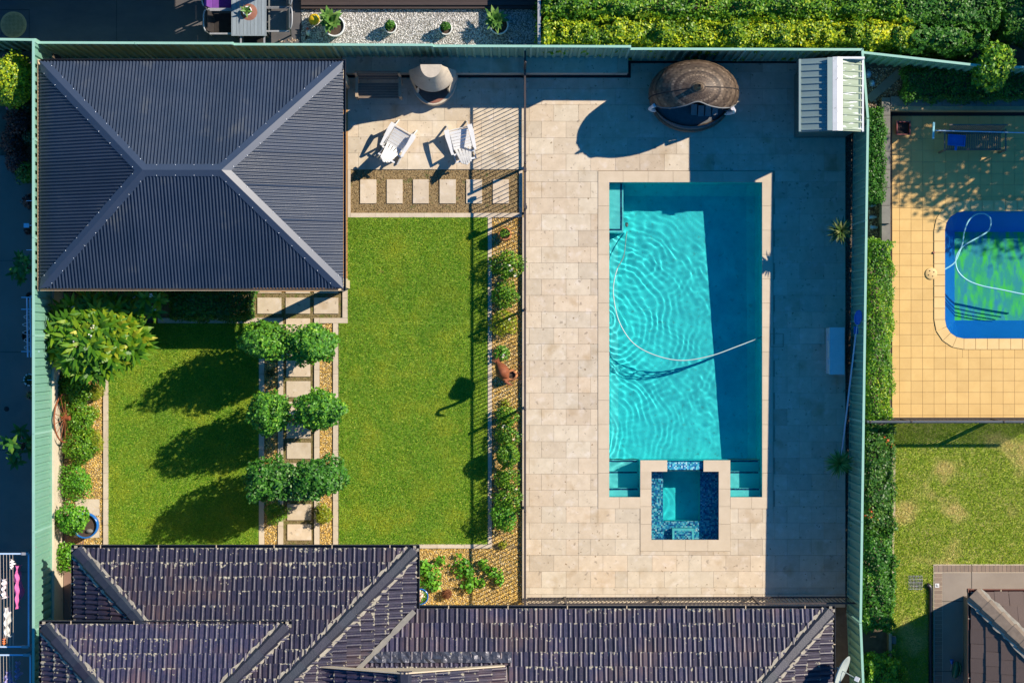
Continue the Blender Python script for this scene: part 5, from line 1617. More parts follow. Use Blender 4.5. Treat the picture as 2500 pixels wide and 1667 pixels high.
# lower right gravel corner
for i, (px, py, r, lb) in enumerate([(1045, 1405, .27, 'largest strawberry clump beside the house eave'), (1033, 1378, .10, 'small strawberry sprout above the largest clump'),
                                     (1128, 1385, .20, 'strawberry clump crossed by the fence rail shadow'), (1150, 1410, .16, 'strawberry clump right of the fence rail shadow'),
                                     (1205, 1398, .14, 'strawberry clump nearest the pool fence'), (1220, 1418, .10, 'lowest small strawberry clump by the pool fence'), (1143, 1432, .13, 'low strawberry runner above the house gutter')]):
    bush('strawberry_clump', lb, px, py, r * 1.2, .22, T['shrub_bright'], seed=100 + i, leaf=(.09, .08), dens=300, lump=.35, cat='plant', group='strawberry clumps in the gravel corner', stem=False)
for i, (px, py, r, lb) in enumerate([(1075, 1368, .13, 'strawberry sprout above the dried grass ball'), (1180, 1378, .13, 'strawberry sprout in the middle of the fence shadow'), (1172, 1425, .12, 'strawberry sprout low in the fence shadow'), (1060, 1432, .15, 'strawberry clump below the largest one')]):
    bush('strawberry_clump', lb, px, py, r, .2, T['shrub_bright'], seed=180 + i, leaf=(.09, .08), dens=260, lump=.35, cat='plant', group='strawberry clumps in the gravel corner', stem=False)
bush('dry_ball', 'rust brown dried grass ball in the gravel corner', 1091, 1450, .12, .24, pebblemat('dry_ball_leaf', [(0, (.10, .03, .01)), (1, (.25, .09, .03))]), seed=110, leaf=(.06, .01), dens=5000, lump=.1, cat='plant')
R, c = potted('potted_flowers', 'pink and white flowers in a blue pot tucked by the house eave', 1026, 1456, 0, .20, .32, T['bluepot'])
rng = np.random.default_rng(66); p_, d_ = crown_pts((c.x, c.y, .40), .15, .15, .12, 260, rng, 66, .2)
npmesh('foliage', leaf_quads(p_, d_, .05, .035, rng), 4, T['shrub_bright'], rng.random(len(p_)), R)
p_, d_ = crown_pts((c.x - .04, c.y + .03, .43), .12, .13, .12, 170, rng, 67, .2)
npmesh('flowers', leaf_quads(p_, d_, .05, .045, rng), 4, T['pinkflower'], rng.random(len(p_)), R)
npmesh('flowers', leaf_quads(p_ + .01, d_, .05, .045, rng), 4, T['whiteflower'], rng.random(len(p_)), R)
# path side tufts
bush('low_shrub', 'shaded green tuft left of the lowest pavers', 672, 1252, .26, .45, T['shrub'], seed=120, lump=.27, leaf=(.06, .018), dens=2300)
bush('low_shrub', 'bright yellow green tuft right of the lowest pavers', 788, 1256, .22, .42, T['shrub_yellow'], seed=121, lump=.27, leaf=(.06, .02), dens=2300)
bush('low_shrub', 'small dark tuft in the shaded gravel strip by the path', 660, 912, .10, .2, T['darkshrub'], seed=122, lump=.27, leaf=(.05, .014), dens=2600)
# two spiky plants beside the right fence
strap_plant('dracaena', 'spiky dracaena on a short trunk opposite the pool', 2053, 565, 1.36, 90, .40, .040, T['spiky'], seed=1, trunk=1.36, el=(-.35, 1.4), droop=.5)
strap_plant('dracaena', 'dense grassy dracaena near the leaning poles', 2050, 1131, .85, 150, .42, .028, T['agave'], seed=2, trunk=.85, el=(-.3, 1.4), droop=.9)

# ------------------------------------------------------------------ left neighbour
ZL = .85
LP = MB(); a, b = P(-900, 1900, ZL), P(100, 380, ZL); LP.box(a.x, FL - .12, a.y, b.y, -.05, ZL); tag(LP.build('neighbour_paving', T['leftpave']), kind='structure')
LP = MB(); a2_ = P(-900, 380, ZL - .01); c2_ = P(100, 88, ZL); LP.box(a2_.x, FL - .12, b.y, 6.95, -.05, ZL - .02); tag(LP.build('garden_bed', T['earth']), kind='structure')
for y in (636, 859, 1098, 1395):
    m = MB(); m.pbox(-80, 80, y, y + .7, ZL, ZL + .003); tag(m.build('paving_joint', T['black']), kind='structure')
m = MB(); c = P(16, 998, ZL); m.lathe([(0, .008), (.05, .008), (.062, .0)], (c.x, c.y, ZL), 16); tag(m.build('floor_drain', T['soot']), 'small round dark drain in the left paving', 'drain')
bush('flowering_bush', 'lime green bush with pink flowers in the top left corner', 16, 190, .52, 1.9, T['hedge_lime'], base=ZL, seed=130, flowers=(T['pinkflower'], 14), leaf=(.07, .045), dens=900, ry=.62)
strap_plant('flax_plant', 'dark strappy flax by the top left fence corner', 68, 190, ZL + .4, 26, .45, .04, T['darkshrub'], seed=131, base=ZL)
LS = [(66, 255, .22, .7, 'darkshrub', 'dark shrub below the flax by the left fence'), (45, 300, .34, .8, 'redshrub', 'burgundy shrub below the pink flowering bush'), (30, 345, .32, .6, 'redshrub', 'brown leaved shrub in the left shade'),
      (70, 335, .18, .7, 'darkshrub', 'narrow dark shrub against the left fence'), (42, 395, .28, .6, 'redshrub', 'reddish shrub in the middle of the shaded row'), (62, 420, .27, .7, 'hedge_dark', 'dark green shrub at the lower end of the shaded row'),
      (70, 490, .18, .5, 'redshrub', 'small bronze shrub by the left fence'), (68, 560, .12, .4, 'redshrub', 'tiny bronze shrub above the broad leaved plant')]
for i, (px, py, r, h, mt, lb) in enumerate(LS):
    bush('shade_shrub', lb, px, py, r, h, T[mt], base=ZL - .02, seed=140 + i, leaf=(.07, .04), dens=900, lump=.22)
rosette_tree('rubber_plant', 'broad leaved plant hugging the outside of the left fence', 48, 655, .28, .26, 1.5, ZL, 7, 5, T['bigleaf'], leaf=(.20, .075), cat='plant', nleaf=9)
rosette_tree('rubber_plant', 'broad leaved plant with pale tips low on the left edge', 42, 1090, .30, .36, 1.55, ZL, 7, 6, T['bigleaf'], leaf=(.24, .095), cat='plant', nleaf=8)
for i, (px, py, r, h, lb) in enumerate([(72, 722, .09, .3, 'small dark pot hung outside the left fence'), (68, 820, .15, .35, 'large dark pot behind the blue pipe'), (72, 927, .15, .4, 'pale grey pot with dark plant outside the left fence'), (74, 965, .11, .3, 'brown pot with spiky grass outside the left fence')]):
    R, c = potted('fence_pot', lb, px, py, ZL + .5 * (i != 2), r, h, T['soot'] if i < 2 else (T['whitepot'] if i == 2 else T['firebrick']), n=20)
    m = MB(); m.bar((c.x, c.y, ZL + .62 + .5 * (i != 2) * .3), (FL, c.y, ZL + .62 + .5 * (i != 2) * .3), .015, .015); m.build('bracket', T['paleblue'], R)
    if i >= 2: strap_plant('x', 'x', px, py, c.z + .02, 16, .24, .035 if i == 2 else .014, T['darkshrub'] if i == 2 else T['spiky'], parent=R, seed=8 + i)
DP = thing('downpipe_rack', 'pale blue pipe rack with tangled cord outside the left fence', 'rack', P(70, 800, 2))
m = MB()
for x in (66, 74): a, b = P(x, 726, 2.2), P(x + 2, 872, 2.2); m.tube([a, b], .02, 7)
m.build('pipe', T['paleblue'], DP)
for y in (755, 858, 726):
    m = MB(); a, b = P(52, y, 2.22), P(84, y, 2.22); b.x = FL; m.bar(a, b, .02, .02); m.build('arm', T['paleblue'], DP)
m = MB(); cpts = []
for k in range(34):
    t = k * .75; q = P(66 + 9 * math.sin(t * 1.3) * (1 + .3 * math.sin(t)), 760 + k * 2.9, 2.25); cpts.append(q)
m.tube(catmull(cpts, 3), .006, 4); m.build('cord', T['white'], DP)
for i, (x, y0) in enumerate(((85, 490), (85, 550), (85, 610))):
    m = MB(); a = P(62, y0, 2.5); m.bar((a.x, a.y, 2.4), (FL, a.y, 2.5), .012, .012)
    if i == 1: m.box(a.x - .06, a.x + .06, a.y - .05, a.y + .05, 2.38, 2.42)
    o = m.build('solar_light', T['paleblue']); tag(o, ['thin pale bracket clipped to the left fence, uppermost', 'small blue solar lamp clipped to the left fence', 'thin pale bracket clipped to the left fence, below the solar lamp'][i], 'bracket' if i != 1 else 'lamp')


def clothesline(label, y0, y1, xr, z, nl):
    R = thing('clothesline', label, 'clothesline', P(30, (y0 + y1) / 2, z), group='fold down clotheslines at the left edge')
    a, b, c_, d_ = P(-160, y0, z), P(xr, y0, z), P(-160, y1, z), P(xr, y1, z)
    for p, q in ((a, b), (c_, d_)):
        m = MB(); m.bar(p, q, .035, .03); m.build('arm', T['paleblue'], R)
        m = MB(); m.bar((q.x - .12, q.y, z), (FL, q.y + .14, z - .12), .03, .03); m.build('brace', T['greymetal'], R)
        m = MB(); m.box(q.x - .16, q.x, q.y - .03, q.y + .03, z - .03, z + .035); m.build('elbow', T['grate'], R)
    m = MB(); m.bar(b, d_, .035, .03); m.build('front_bar', T['paleblue'], R)
    for k in range(nl):
        x = 31 - k * 7.6; p, q = P(x, y0, z + .01), P(x + 1, y1, z + .01)
        m = MB(); m.tube([p, (p + q) / 2 - Vector((0, 0, .03)), q], .005, 4); m.build('line', T['cord'], R)
    return R


ZC = 2.62
clothesline('upper clothesline frame with pink and white washing', 1351, 1578, 70, ZC, 9)
clothesline('lower clothesline frame cut off by the photo edge', 1598, 1800, 74, ZC, 9)


def garment(name, label, px, y0, y1, w, drop, mat, seed, cat='clothes', lean=.16):
    """cloth folded over a line, hanging both sides with folds"""
    rng = np.random.default_rng(seed); n, k = 26, 9
    m = MB(); V = []
    for i in range(n + 1):
        t = i / n; q = P(px, y0 + (y1 - y0) * t, ZC)
        for j in range(k + 1):
            s_ = (j / k - .5) * 2
            ww = w * (.65 + .35 * math.sin(3 + 7 * t + seed)) * (1 + .35 * math.sin(t * 19 + seed * 2))
            x = q.x + s_ * ww + .02 * math.sin(t * 23 + s_ * 3)
            z = ZC + .02 - abs(s_) ** 1.2 * drop * (.8 + .2 * math.sin(11 * t + seed)) + .02 * math.sin(17 * t + 5 * s_)
            V.append((x, q.y, z))
    m.add(V, [(i * (k + 1) + j, i * (k + 1) + j + 1, (i + 1) * (k + 1) + j + 1, (i + 1) * (k + 1) + j) for i in range(n) for j in range(k)], True)
    o = m.build(name, mat); return tag(o, label, cat)


garment('pink_garment', 'pink garment bunched over the upper clothesline', 38, 1382, 1487, .10, .45, T['pink'], 1)
garment('white_sock', 'small white cloth pegged above the pink garment', 26, 1366, 1390, .045, .25, T['cloth'], 2)
garment('white_towel', 'white folded towel on the upper clothesline', 11, 1484, 1560, .075, .5, T['white'], 3)
garment('white_shirt', 'crumpled white shirt at the left end of the line', 5, 1414, 1462, .05, .4, T['cloth'], 4)
garment('orange_cloth', 'small orange cloth below the white towel', 8, 1556, 1574, .06, .2, T['orange'], 5)
garment('lilac_towel', 'lilac shaded towel on the lower clothesline', 38, 1616, 1660, .05, .4, T['lilac'], 6)
garment('lilac_shirt', 'lilac shaded shirt at the lower left corner', 14, 1640, 1690, .13, .4, T['lilac'], 7)

# ------------------------------------------------------------------ top neighbour: patio, table, pebble bed
ZT = .35
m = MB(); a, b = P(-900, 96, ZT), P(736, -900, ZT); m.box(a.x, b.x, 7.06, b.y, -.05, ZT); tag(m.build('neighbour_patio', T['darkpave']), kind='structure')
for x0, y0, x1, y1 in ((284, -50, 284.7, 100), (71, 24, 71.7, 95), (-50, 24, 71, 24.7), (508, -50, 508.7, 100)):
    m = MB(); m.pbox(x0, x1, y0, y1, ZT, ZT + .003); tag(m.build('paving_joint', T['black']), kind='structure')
m = MB(); a, b = P(734, 112, ZT), P(1316, 21, ZT); m.box(a.x, b.x, 7.02, b.y, -.05, ZT); tag(m.build('pebble_base', T['greyconc']), kind='structure')
pebbles('gravel', [(736, 1314, 22, 113)], ZT + .002, 2100, .030, T['whitepeb'], 'white pebble bed behind the far fence', 18)
m = MB(); c = P(33, 61, ZT); m.lathe([(0, .012), (.29, .012), (.315, .004), (.32, 0)], (c.x, c.y, ZT), 40); MH = m.build('manhole_cover', T['manhole']); tag(MH, 'round rusty manhole cover in the dark paving', 'manhole')
WM[MH.name] = Matrix()
m = MB()
for i in range(-8, 9):
    for j in range(-8, 9):
        if i * i + j * j < 66: m.box(c.x + i * .032 - .007, c.x + i * .032 + .007, c.y + j * .032 - .007, c.y + j * .032 + .007, ZT + .0125, ZT + .0135)
o = m.build('grip_pattern', T['soot'], MH); o['kind'] = 'stuff'
DK = thing('timber_deck', 'dark timber deck edge above the white pebbles', 'deck', P(1020, 0, .6))
for k in range(9):
    y0 = 13 - k * 10; m = MB(); m.pbox(735, 1314, y0 - 9.3, y0, .52, .56, .56); m.build('deck_board', T['darkdeck'], DK)
m = MB(); m.pbox(735, 1314, 13.3, 21, ZT, .50, .5); m.build('step', T['darkdeck'], DK)
SF = thing('side_fence', 'dark narrow fence between pebble bed and big hedge', 'fence', P(1318, 50))
a, b = P(1316, 114, 1.6), P(1316, -200, 1.6)
MB().box(a.x - .02, a.x + .02, 7.0, b.y, 0, 1.6).build('panel', T['greymetal'], SF)
MB().box(a.x - .035, a.x + .04, 7.0, b.y, 1.6, 1.65).build('top_rail', T['grate'], SF)
def agave_pot(px, py, r, h, n, L, W, mat, lb, seed, taper=.8):
    R, c = potted('potted_succulent', lb, px, py, ZT, r, h, T['whitepot'], taper=taper, rim=.04)
    strap_plant('x', 'x', px - 10, py - 14, c.z + .05, n, L, W, mat, parent=R, seed=seed, el=(.05, 1.3), droop=.25)
agave_pot(816, 64, .26, .42, 44, .34, .13, T['agave'], 'large pale agave in a round white pot on white pebbles', 21)
agave_pot(1219, 62, .23, .40, 34, .34, .11, T['agave'], 'dark agave in a white pot in the shade', 22)
for i, (px, py, lb) in enumerate(((953, 66, 'small shrub in a white pot, left of the two small ones'), (1088, 70, 'small shrub in a white pot, right of the two small ones'))):
    R, c = potted('potted_shrub', lb, px, py, ZT, .16, .30, T['whitepot'], rim=.03)
    rng = np.random.default_rng(68 + i); p_, d_ = crown_pts((c.x, c.y + .04, c.z + .1), .11, .11, .12, 420, rng, 69 + i, .15)
    npmesh('foliage', leaf_quads(p_, d_, .05, .03, rng), 4, T['hedge_dark'], rng.random(len(p_)), R)
m = MB(); c = P(767, 48, ZT + .15); m.lathe([(0, 0), (.08, .02), (.125, .08), (.14, .15), (.125, .22), (.08, .27), (0, .29)], (c.x, c.y, ZT), 20); tag(m.build('glass_float', T['yellowglass']), 'shiny yellow ball beside the large agave pot', 'ball')
GN = thing('garden_duck', 'small white duck ornament on the white pebbles', 'ornament', P(751, 78, ZT))
c = P(751, 78, ZT + .2); m = MB(); m.lathe([(0, 0), (.05, .02), (.07, .09), (.05, .17), (0, .2)], (c.x, c.y, ZT), 14, .8, 1.25); m.build('body', T['white'], GN)
m = MB(); m.lathe([(0, .17), (.03, .18), (.035, .23), (.02, .27), (0, .28)], (c.x, c.y + .07, ZT), 12); m.build('head', T['redpot'], GN)
m = MB(); m.bar((c.x - .03, c.y - .08, ZT + .1), (c.x - .05, c.y - .16, ZT + .08), .05, .03); m.build('tail', T['soot'], GN)
m = MB(); c = P(1247, 103, ZT); m.tube([(c.x - .04, c.y + .12, ZT + .06), (c.x - .02, c.y, ZT + .1), (c.x + .05, c.y - .01, ZT + .12)], [.006, .02, .05], 7); tag(m.build('plastic_scrap', T['steelblue']), 'crumpled pale blue scrap on the shaded pebbles', 'scrap')

TB = thing('patio_table', 'grey slatted outdoor table at the top edge', 'table', P(607, 20, ZT))
zt = ZT + .74; a, b = P(565, 88, zt), P(650, -60, zt)
n = 9; w = (b.x - a.x - .06) / n
for k in range(n): MB().box(a.x + .03 + k * w + .003, a.x + .03 + (k + 1) * w - .003, a.y + .03, b.y, zt - .02, zt).build('slat', T['slate'], TB)
MB().box(a.x, b.x, a.y, a.y + .028, zt - .05, zt + .001).build('frame', T['slate'], TB); MB().box(a.x, a.x + .028, a.y + .03, b.y, zt - .05, zt + .001).build('frame', T['slate'], TB); MB().box(b.x - .028, b.x, a.y + .03, b.y, zt - .05, zt + .001).build('frame', T['slate'], TB)
for x in (a.x + .06, b.x - .06): MB().box(x - .03, x + .03, a.y + .05, a.y + .11, ZT, zt - .05).build('leg', T['greymetal'], TB)
R, c = potted('potted_orchid', 'small plant in a pale pot on the grey table', 603, 27, zt, .115, .13, T['whitepot'], n=24)
m = MB(); m.lathe([(0, .004), (.19, .004), (.2, 0)], (c.x + .03, c.y - .01, zt), 24); m.build('mat', T['firebrick'], R)
strap_plant('x', 'x', 601, 27, c.z, 7, .22, .05, T['agave'], parent=R, seed=31, el=(.3, 1.0), droop=.4)


def patio_chair(label, px, py, rz, fabric):
    c = P(px, py, ZT + .4); R = thing('patio_chair', label, 'chair', (c.x, c.y, ZT), rz, group='metal sling chairs round the grey table')
    W_ = WM[R.name]
    def L(m, nm, mt): m.build(nm, mt, R, True)
    m = MB(); m.box(-.24, .24, -.22, .22, .40, .425); L(m, 'seat', fabric)
    m = MB(); m.box(-.24, .24, -.015, .015, 0, .48, Matrix.Translation((0, -.24, .42)) @ Matrix.Rotation(.22, 4, 'X')); L(m, 'backrest', fabric)
    for s_ in (-1, 1):
        m = MB(); m.bar((s_ * .28, .24, .63), (s_ * .28, -.30, .64), .04, .025); L(m, 'armrest', T['grate'])
        m = MB(); m.bar((s_ * .28, .24, 0), (s_ * .28, .22, .63), .03, .03); L(m, 'leg', T['greymetal'])
        m = MB(); m.bar((s_ * .28, -.28, 0), (s_ * .26, -.36, .9), .03, .03); L(m, 'leg', T['greymetal'])
    m = MB(); m.tube(catmull([(-.26, -.36, .88), (-.14, -.40, .92), (.14, -.40, .92), (.26, -.36, .88)], 4), .018, 6); L(m, 'top_rail', T['grate'])
    return R


patio_chair('grey sling chair on the right of the grey table', 678, 52, math.pi / 2, T['greyfabric'])
patio_chair('grey sling chair right of the table, cut by the top edge', 678, -6, math.pi / 2, T['greyfabric'])
patio_chair('dark sling chair in the shade left of the table', 546, 58, -math.pi / 2, T['soot'])
patio_chair('purple cushioned chair left of the table at the top edge', 542, -2, -math.pi / 2, T['purple'])
patio_chair('dark chair pushed under the near end of the table', 620, 84, math.pi * 0.0 + math.pi * 0, T['soot'])
for i, (px, py, sz, lb) in enumerate(((735, 97, .06, 'dry leaf scatter on the dark paving, larger'), (706, 102, .035, 'dry leaf scatter on the dark paving, smaller'))):
    rng = np.random.default_rng(77 + i); c = P(px - 20, py, ZT); q = np.stack([c.x + rng.normal(0, sz, 14), c.y + rng.normal(0, sz * .5, 14), np.full(14, ZT + .015)], 1)
    o = npmesh('fallen_leaves', leaf_quads(q, np.tile([[0, 0, 1.]], (14, 1)), .06, .04, rng, .2), 4, T['brownpeb'], rng.random(14)); tag(o, lb, 'leaves', kind='stuff')
# unseen roof added above the frame to shade the patio
VR = thing('unseen_shade_roof', 'unseen roof added just beyond the top edge to shade the patio', 'roof', (-6, 11.5, 0))
a, b = P(-500, -75, 3.2), P(700, -700, 3.2)
MB().box(a.x, b.x, a.y, b.y, 3.1, 3.2).build('roof_sheet', T['roofsheet'], VR)
for x in (a.x + .2, (a.x + b.x) / 2, b.x - .2): MB().box(x - .06, x + .06, a.y + .06, a.y + .18, ZT, 3.1).build('post', T['greymetal'], VR)

# big hedges behind the far fence
hedge('tall_hedge', 'lime green hedge running just behind the far fence', 1326, 2235, 52, 105, 1.75, T['hedge_lime'], seed=200, dens=1500, leaf=(.085, .05), lump=.12)
hedge('tall_hedge', 'darker lower hedge row behind the lime green hedge', 1326, 2290, 34, 52, 1.25, T['hedge_mid'], seed=201, dens=1500, leaf=(.08, .045), lump=.10)
hedge('tall_hedge', 'broad glossy hedge at the top edge', 1330, 2200, -60, 34, 1.75, T['hedge_mid'], seed=202, dens=1300, leaf=(.085, .05), lump=.15)
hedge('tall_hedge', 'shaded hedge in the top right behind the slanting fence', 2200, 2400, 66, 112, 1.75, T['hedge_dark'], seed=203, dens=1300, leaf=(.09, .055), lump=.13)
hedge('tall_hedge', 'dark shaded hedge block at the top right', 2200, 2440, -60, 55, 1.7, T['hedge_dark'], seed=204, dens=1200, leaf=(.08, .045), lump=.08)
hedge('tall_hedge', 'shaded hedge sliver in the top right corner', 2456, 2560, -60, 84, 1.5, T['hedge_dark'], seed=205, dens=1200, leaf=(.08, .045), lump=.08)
bush('hedge_tip', 'leafy hedge tip spilling over the slanting fence', 2432, 160, .40, 1.3, T['hedge_mid'], seed=206, leaf=(.11, .07), dens=420, lump=.28, ry=.52, trunk=.9)
bush('shrub_mound', 'dark tangled shrub at the left end of the big hedge', 1352, 20, .5, 1.5, T['hedge_dark'], seed=207, leaf=(.08, .045), dens=700, lump=.2)

# ------------------------------------------------------------------ right neighbour
YD = sheet('neighbour_pool_deck', (2177, 2560, 283, 1020), BLUE_HOLE, -0.012, T['joint'])
HB = [(2284, 2700, 562, 780), (2350, 2700, 491, 851)]
y = 283.0
while y < 1019:
    y1 = min(y + 28.1, 1019)
    x = 2168.0
    while x < 2540:
        rs = [(max(x, 2178), x + 28.1, y, y1)]
        for h in HB: rs = [q for r_ in rs for q in rect_minus(r_, h)]
        for r_ in rs:
            if r_[1] - r_[0] < 3 or r_[3] - r_[2] < 3: continue
            mx_, my_ = max(2355 - r_[1], 2355 - r_[0]) , 0
            cx, cy_ = (r_[0] + r_[1]) / 2, (r_[2] + r_[3]) / 2
            dx_, dy_ = 2353 - cx, (562 - cy_) if cy_ < 671 else (cy_ - 780)
            if dx_ > -15 and dy_ > -15 and math.hypot(dx_, dy_) < 85:
                L_ = math.hypot(dx_, dy_) or 1; ux, uy = -dx_ / L_, (-dy_ / L_ if cy_ < 671 else dy_ / L_)
                pl = [(r_[0] + .3, r_[2] + .3, 0, 0), (r_[1] - .3, r_[2] + .3, 0, 0), (r_[1] - .3, r_[3] - .3, 0, 0), (r_[0] + .3, r_[3] - .3, 0, 0)]
                ccy = 562 if cy_ < 671 else 780
                pl = clip_poly(pl, -ux, -uy, -(ux * 2353 + uy * ccy + 58))
                if len(pl) >= 3:
                    m = MB(); m.prism([(wx(q[0]), wy(q[1])) for q in reversed(pl)], -.02, 0.0); m.build('paving_tile', T['yellowtile'], YD)
                continue
            slab('paving_tile', *r_, 0.0, .02, T['yellowtile'], YD, .3)
        x += 28.1
    y = y1
BP = thing('swimming_pool', 'blue liner pool with rounded corners and green algae at the right edge', 'pool', P(2420, 670, -1.3))
cx0, cyA, cyB, ri, ro = 2353, 562, 780, 46, 73
inner, outer = [], []
x = 2540
while x > cx0 + 5: inner.append((x, cyA - ri)); outer.append((x, cyA - ro)); x -= 28.5
for k in range(5): a_ = math.pi / 2 * k / 4; inner.append((cx0 - ri * math.sin(a_), cyA - ri * math.cos(a_))); outer.append((cx0 - ro * math.sin(a_), cyA - ro * math.cos(a_)))
for k in range(1, 8): yy = cyA + (cyB - cyA) * k / 8; inner.append((cx0 - ri, yy)); outer.append((cx0 - ro, yy))
for k in range(5): a_ = math.pi / 2 * k / 4; inner.append((cx0 - ri * math.cos(a_), cyB + ri * math.sin(a_))); outer.append((cx0 - ro * math.cos(a_), cyB + ro * math.sin(a_)))
x = cx0 + 28.5
while x < 2545: inner.append((x, cyB + ri)); outer.append((x, cyB + ro)); x += 28.5
def pw(q): return (wx(q[0]), wy(q[1]))
for k in range(len(inner) - 1):
    a_, b_, c_, d_ = inner[k], inner[k + 1], outer[k + 1], outer[k]
    ce = ((a_[0] + b_[0] + c_[0] + d_[0]) / 4, (a_[1] + b_[1] + c_[1] + d_[1]) / 4)
    sh = lambda q: pw((ce[0] + (q[0] - ce[0]) * .965, ce[1] + (q[1] - ce[1]) * .965))
    m = MB(); m.prism([sh(a_), sh(b_), sh(c_), sh(d_)], -.05, .022); m.build('coping_stone', T['yellowcoping'], BP)
m = MB(); WLB = -.10; FLZ = -1.25
ring1 = [pw(q) for q in inner]
ring1 = [(ring1[0][0] + 3, ring1[0][1])] + ring1 + [(ring1[-1][0] + 3, ring1[-1][1])]
def shrink(q, k):
    x, y = q; return (max(x, wx(2307) + k), min(max(y, wy(826) + k), wy(516) - k))
r2 = [shrink(q, .0) for q in ring1]; r3 = [shrink(q, .45) for q in ring1]; k = len(ring1)
V = [(x, y, 0) for x, y in ring1] + [(x, y, -.75) for x, y in r2] + [(x, y, FLZ) for x, y in r3]
m.add(V, [(i, i + 1, k + i + 1, k + i) for i in range(k - 1)] + [(k + i, k + i + 1, 2 * k + i + 1, 2 * k + i) for i in range(k - 1)])
recv(m.build('liner_wall', T['bluefloor'], BP))
alg = pm('algae_liner', (.010, .30, .46), (.012, .36, .40), 2, .5, stretch=(2.6, .9, 1), spots=[((.012, .44, .24), 1.0, .34, .3), ((.06, .74, .04), 3.0, .42, .24)])
m = MB(); m.add([(x, y, FLZ) for x, y in r3], [tuple(range(k))]); recv(m.build('liner_floor', alg, BP))
water('water', [(2307.5, 2660, 516.5, 825.5)], .035, ripples(.10, 21, [], WLB, .3, .9), T['bluewater'], BP)
hp2 = [(2307, 658), (2332, 641), (2346, 611), (2352, 593), (2356, 565), (2366, 539), (2384, 523), (2407, 522), (2421, 536), (2417, 560), (2398, 575), (2372, 589), (2352, 602), (2338, 622), (2335, 642), (2343, 665), (2366, 685), (2401, 698), (2447, 707), (2500, 718), (2560, 728)]
m = MB(); m.tube(catmull([(wx(a_), wy(b_), WLB + .005 + (.03 if 3 < i < 8 else 0)) for i, (a_, b_) in enumerate(hp2)], 6), .019, 8); tag(recv(m.build('pool_hose', T['aquahose'])), 'aqua hose looped on the blue pool', 'hose')
m = MB(); c = P(2273, 668); m.lathe([(0, .03), (.13, .03), (.145, .022), (.15, 0)], (c.x, c.y, 0.0), 28)
SKL = m.build('skimmer_cover', T['yellowcoping']); tag(SKL, 'round cream skimmer lid beside the blue pool', 'lid')
m = MB()
for k in range(4): m.box(c.x - .02 + .075 * math.cos(k * 1.57 + .5), c.x + .012 + .075 * math.cos(k * 1.57 + .5), c.y + .075 * math.sin(k * 1.57 + .5) - .012, c.y + .075 * math.sin(k * 1.57 + .5) + .012, .03, .033)
o = m.build('finger_holes', T['soot'], SKL); o['kind'] = 'stuff'
m = MB(); c = P(2279, 617); m.lathe([(0, .028), (.028, .028), (.034, 0)], (c.x, c.y, 0), 14); tag(m.build('umbrella_socket', T['firebrick']), 'small dark round socket in the yellow deck', 'socket')

# raised border round the yellow deck
BR = thing('border_wall', 'grey capped retaining border round the yellow deck', 'wall', P(2340, 260))
ZB = .42
for k in range(9):
    x0 = 2174 + 42 * k; m = MB(); m.pbox(x0 + .5, x0 + 41.5, 236, 259, .0, ZB); m.build('cap_stone', T['greyconc'], BR)
for k in range(9):
    y0 = 238 + 44 * k; m = MB(); m.pbox(2153, 2173.5, y0 + .5, y0 + 43.5, 0, ZB - .1 * (k > 6)); m.build('cap_stone', T['greyconc'], BR)
m = MB(); m.pbox(2174.5, 2560, 259.6, 270, 0, ZB - .02); m.build('wall_face', T['tanedge'], BR)
m = MB(); m.pbox(2177, 2560, 271, 283.5, -.03, .006, 0); m.build('black_strip', T['black'], BR)  # flat black strip between the wall foot and the deck tiles
sheet('garden_bed', (2085, 2176, 135, 1720), [], -0.02, T['earth'])
m = MB(); a, b = P(2110, 236, .3), P(2560, 150, .3); m.box(a.x, b.x, a.y, b.y, -.05, .30); tag(m.build('garden_bed', T['earth']), kind='structure')
pebbles('gravel', [(2114, 2200, 165, 262)], .302, 1300, .045, T['brownpeb'], 'dark river pebbles behind the shed', 31)
pebbles('gravel', [(2122, 2153, 492, 588)], -.018, 700, .055, T['brownpeb'], 'brown river pebbles between two small hedges', 32)
for i, (px, py, r_, lb) in enumerate(((2120, 180, .09, 'larger blue grey rock behind the shed'), (2130, 202, .075, 'smaller blue grey rock behind the shed'))):
    m = MB(); c = P(px, py, .4); m.lathe([(0, .12), (r_ * .6, .10), (r_, .03), (r_ * .9, 0)], (c.x, c.y, .3), 9, 1, 1.2, smooth=False); tag(m.build('rock', T['steelblue']), lb, 'rock')
for i, (px, py, lb) in enumerate(((2128, 501, 'uppermost glassy block in the brown pebbles'), (2131, 530, 'middle glassy block in the brown pebbles'), (2133, 555, 'lowest glassy block in the brown pebbles'))):
    m = MB(); c = P(px, py, .08); m.tube([(c.x - .08, c.y, .05), (c.x + .03, c.y, .05), (c.x + .07, c.y, .05), (c.x + .10, c.y, .05)], [.05, .05, .03, .022], 10); tag(m.build('glass_bottle', T['steelblue']), lb.replace('block', 'bottle'), 'bottle')
SL = thing('slab_path', 'three dark slabs laid diagonally behind the shed', 'path', P(2155, 210, .3))
for k in range(3):
    c = P(2134 + 25 * k, 232 - 22 * k, .33); m = MB(); m.box(-.17, .17, -.10, .10, .303, .335, Matrix.Translation((c.x, c.y, 0)) @ Matrix.Rotation(.72, 4, 'Z')); m.build('slab', T['greyconc'], SL)
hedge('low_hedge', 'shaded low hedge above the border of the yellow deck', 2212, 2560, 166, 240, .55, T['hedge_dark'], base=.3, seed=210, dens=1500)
hedge('low_hedge', 'small shaded hedge between shed and yellow deck', 2122, 2160, 266, 490, .75, T['hedge_dark'], seed=211, dens=1700)
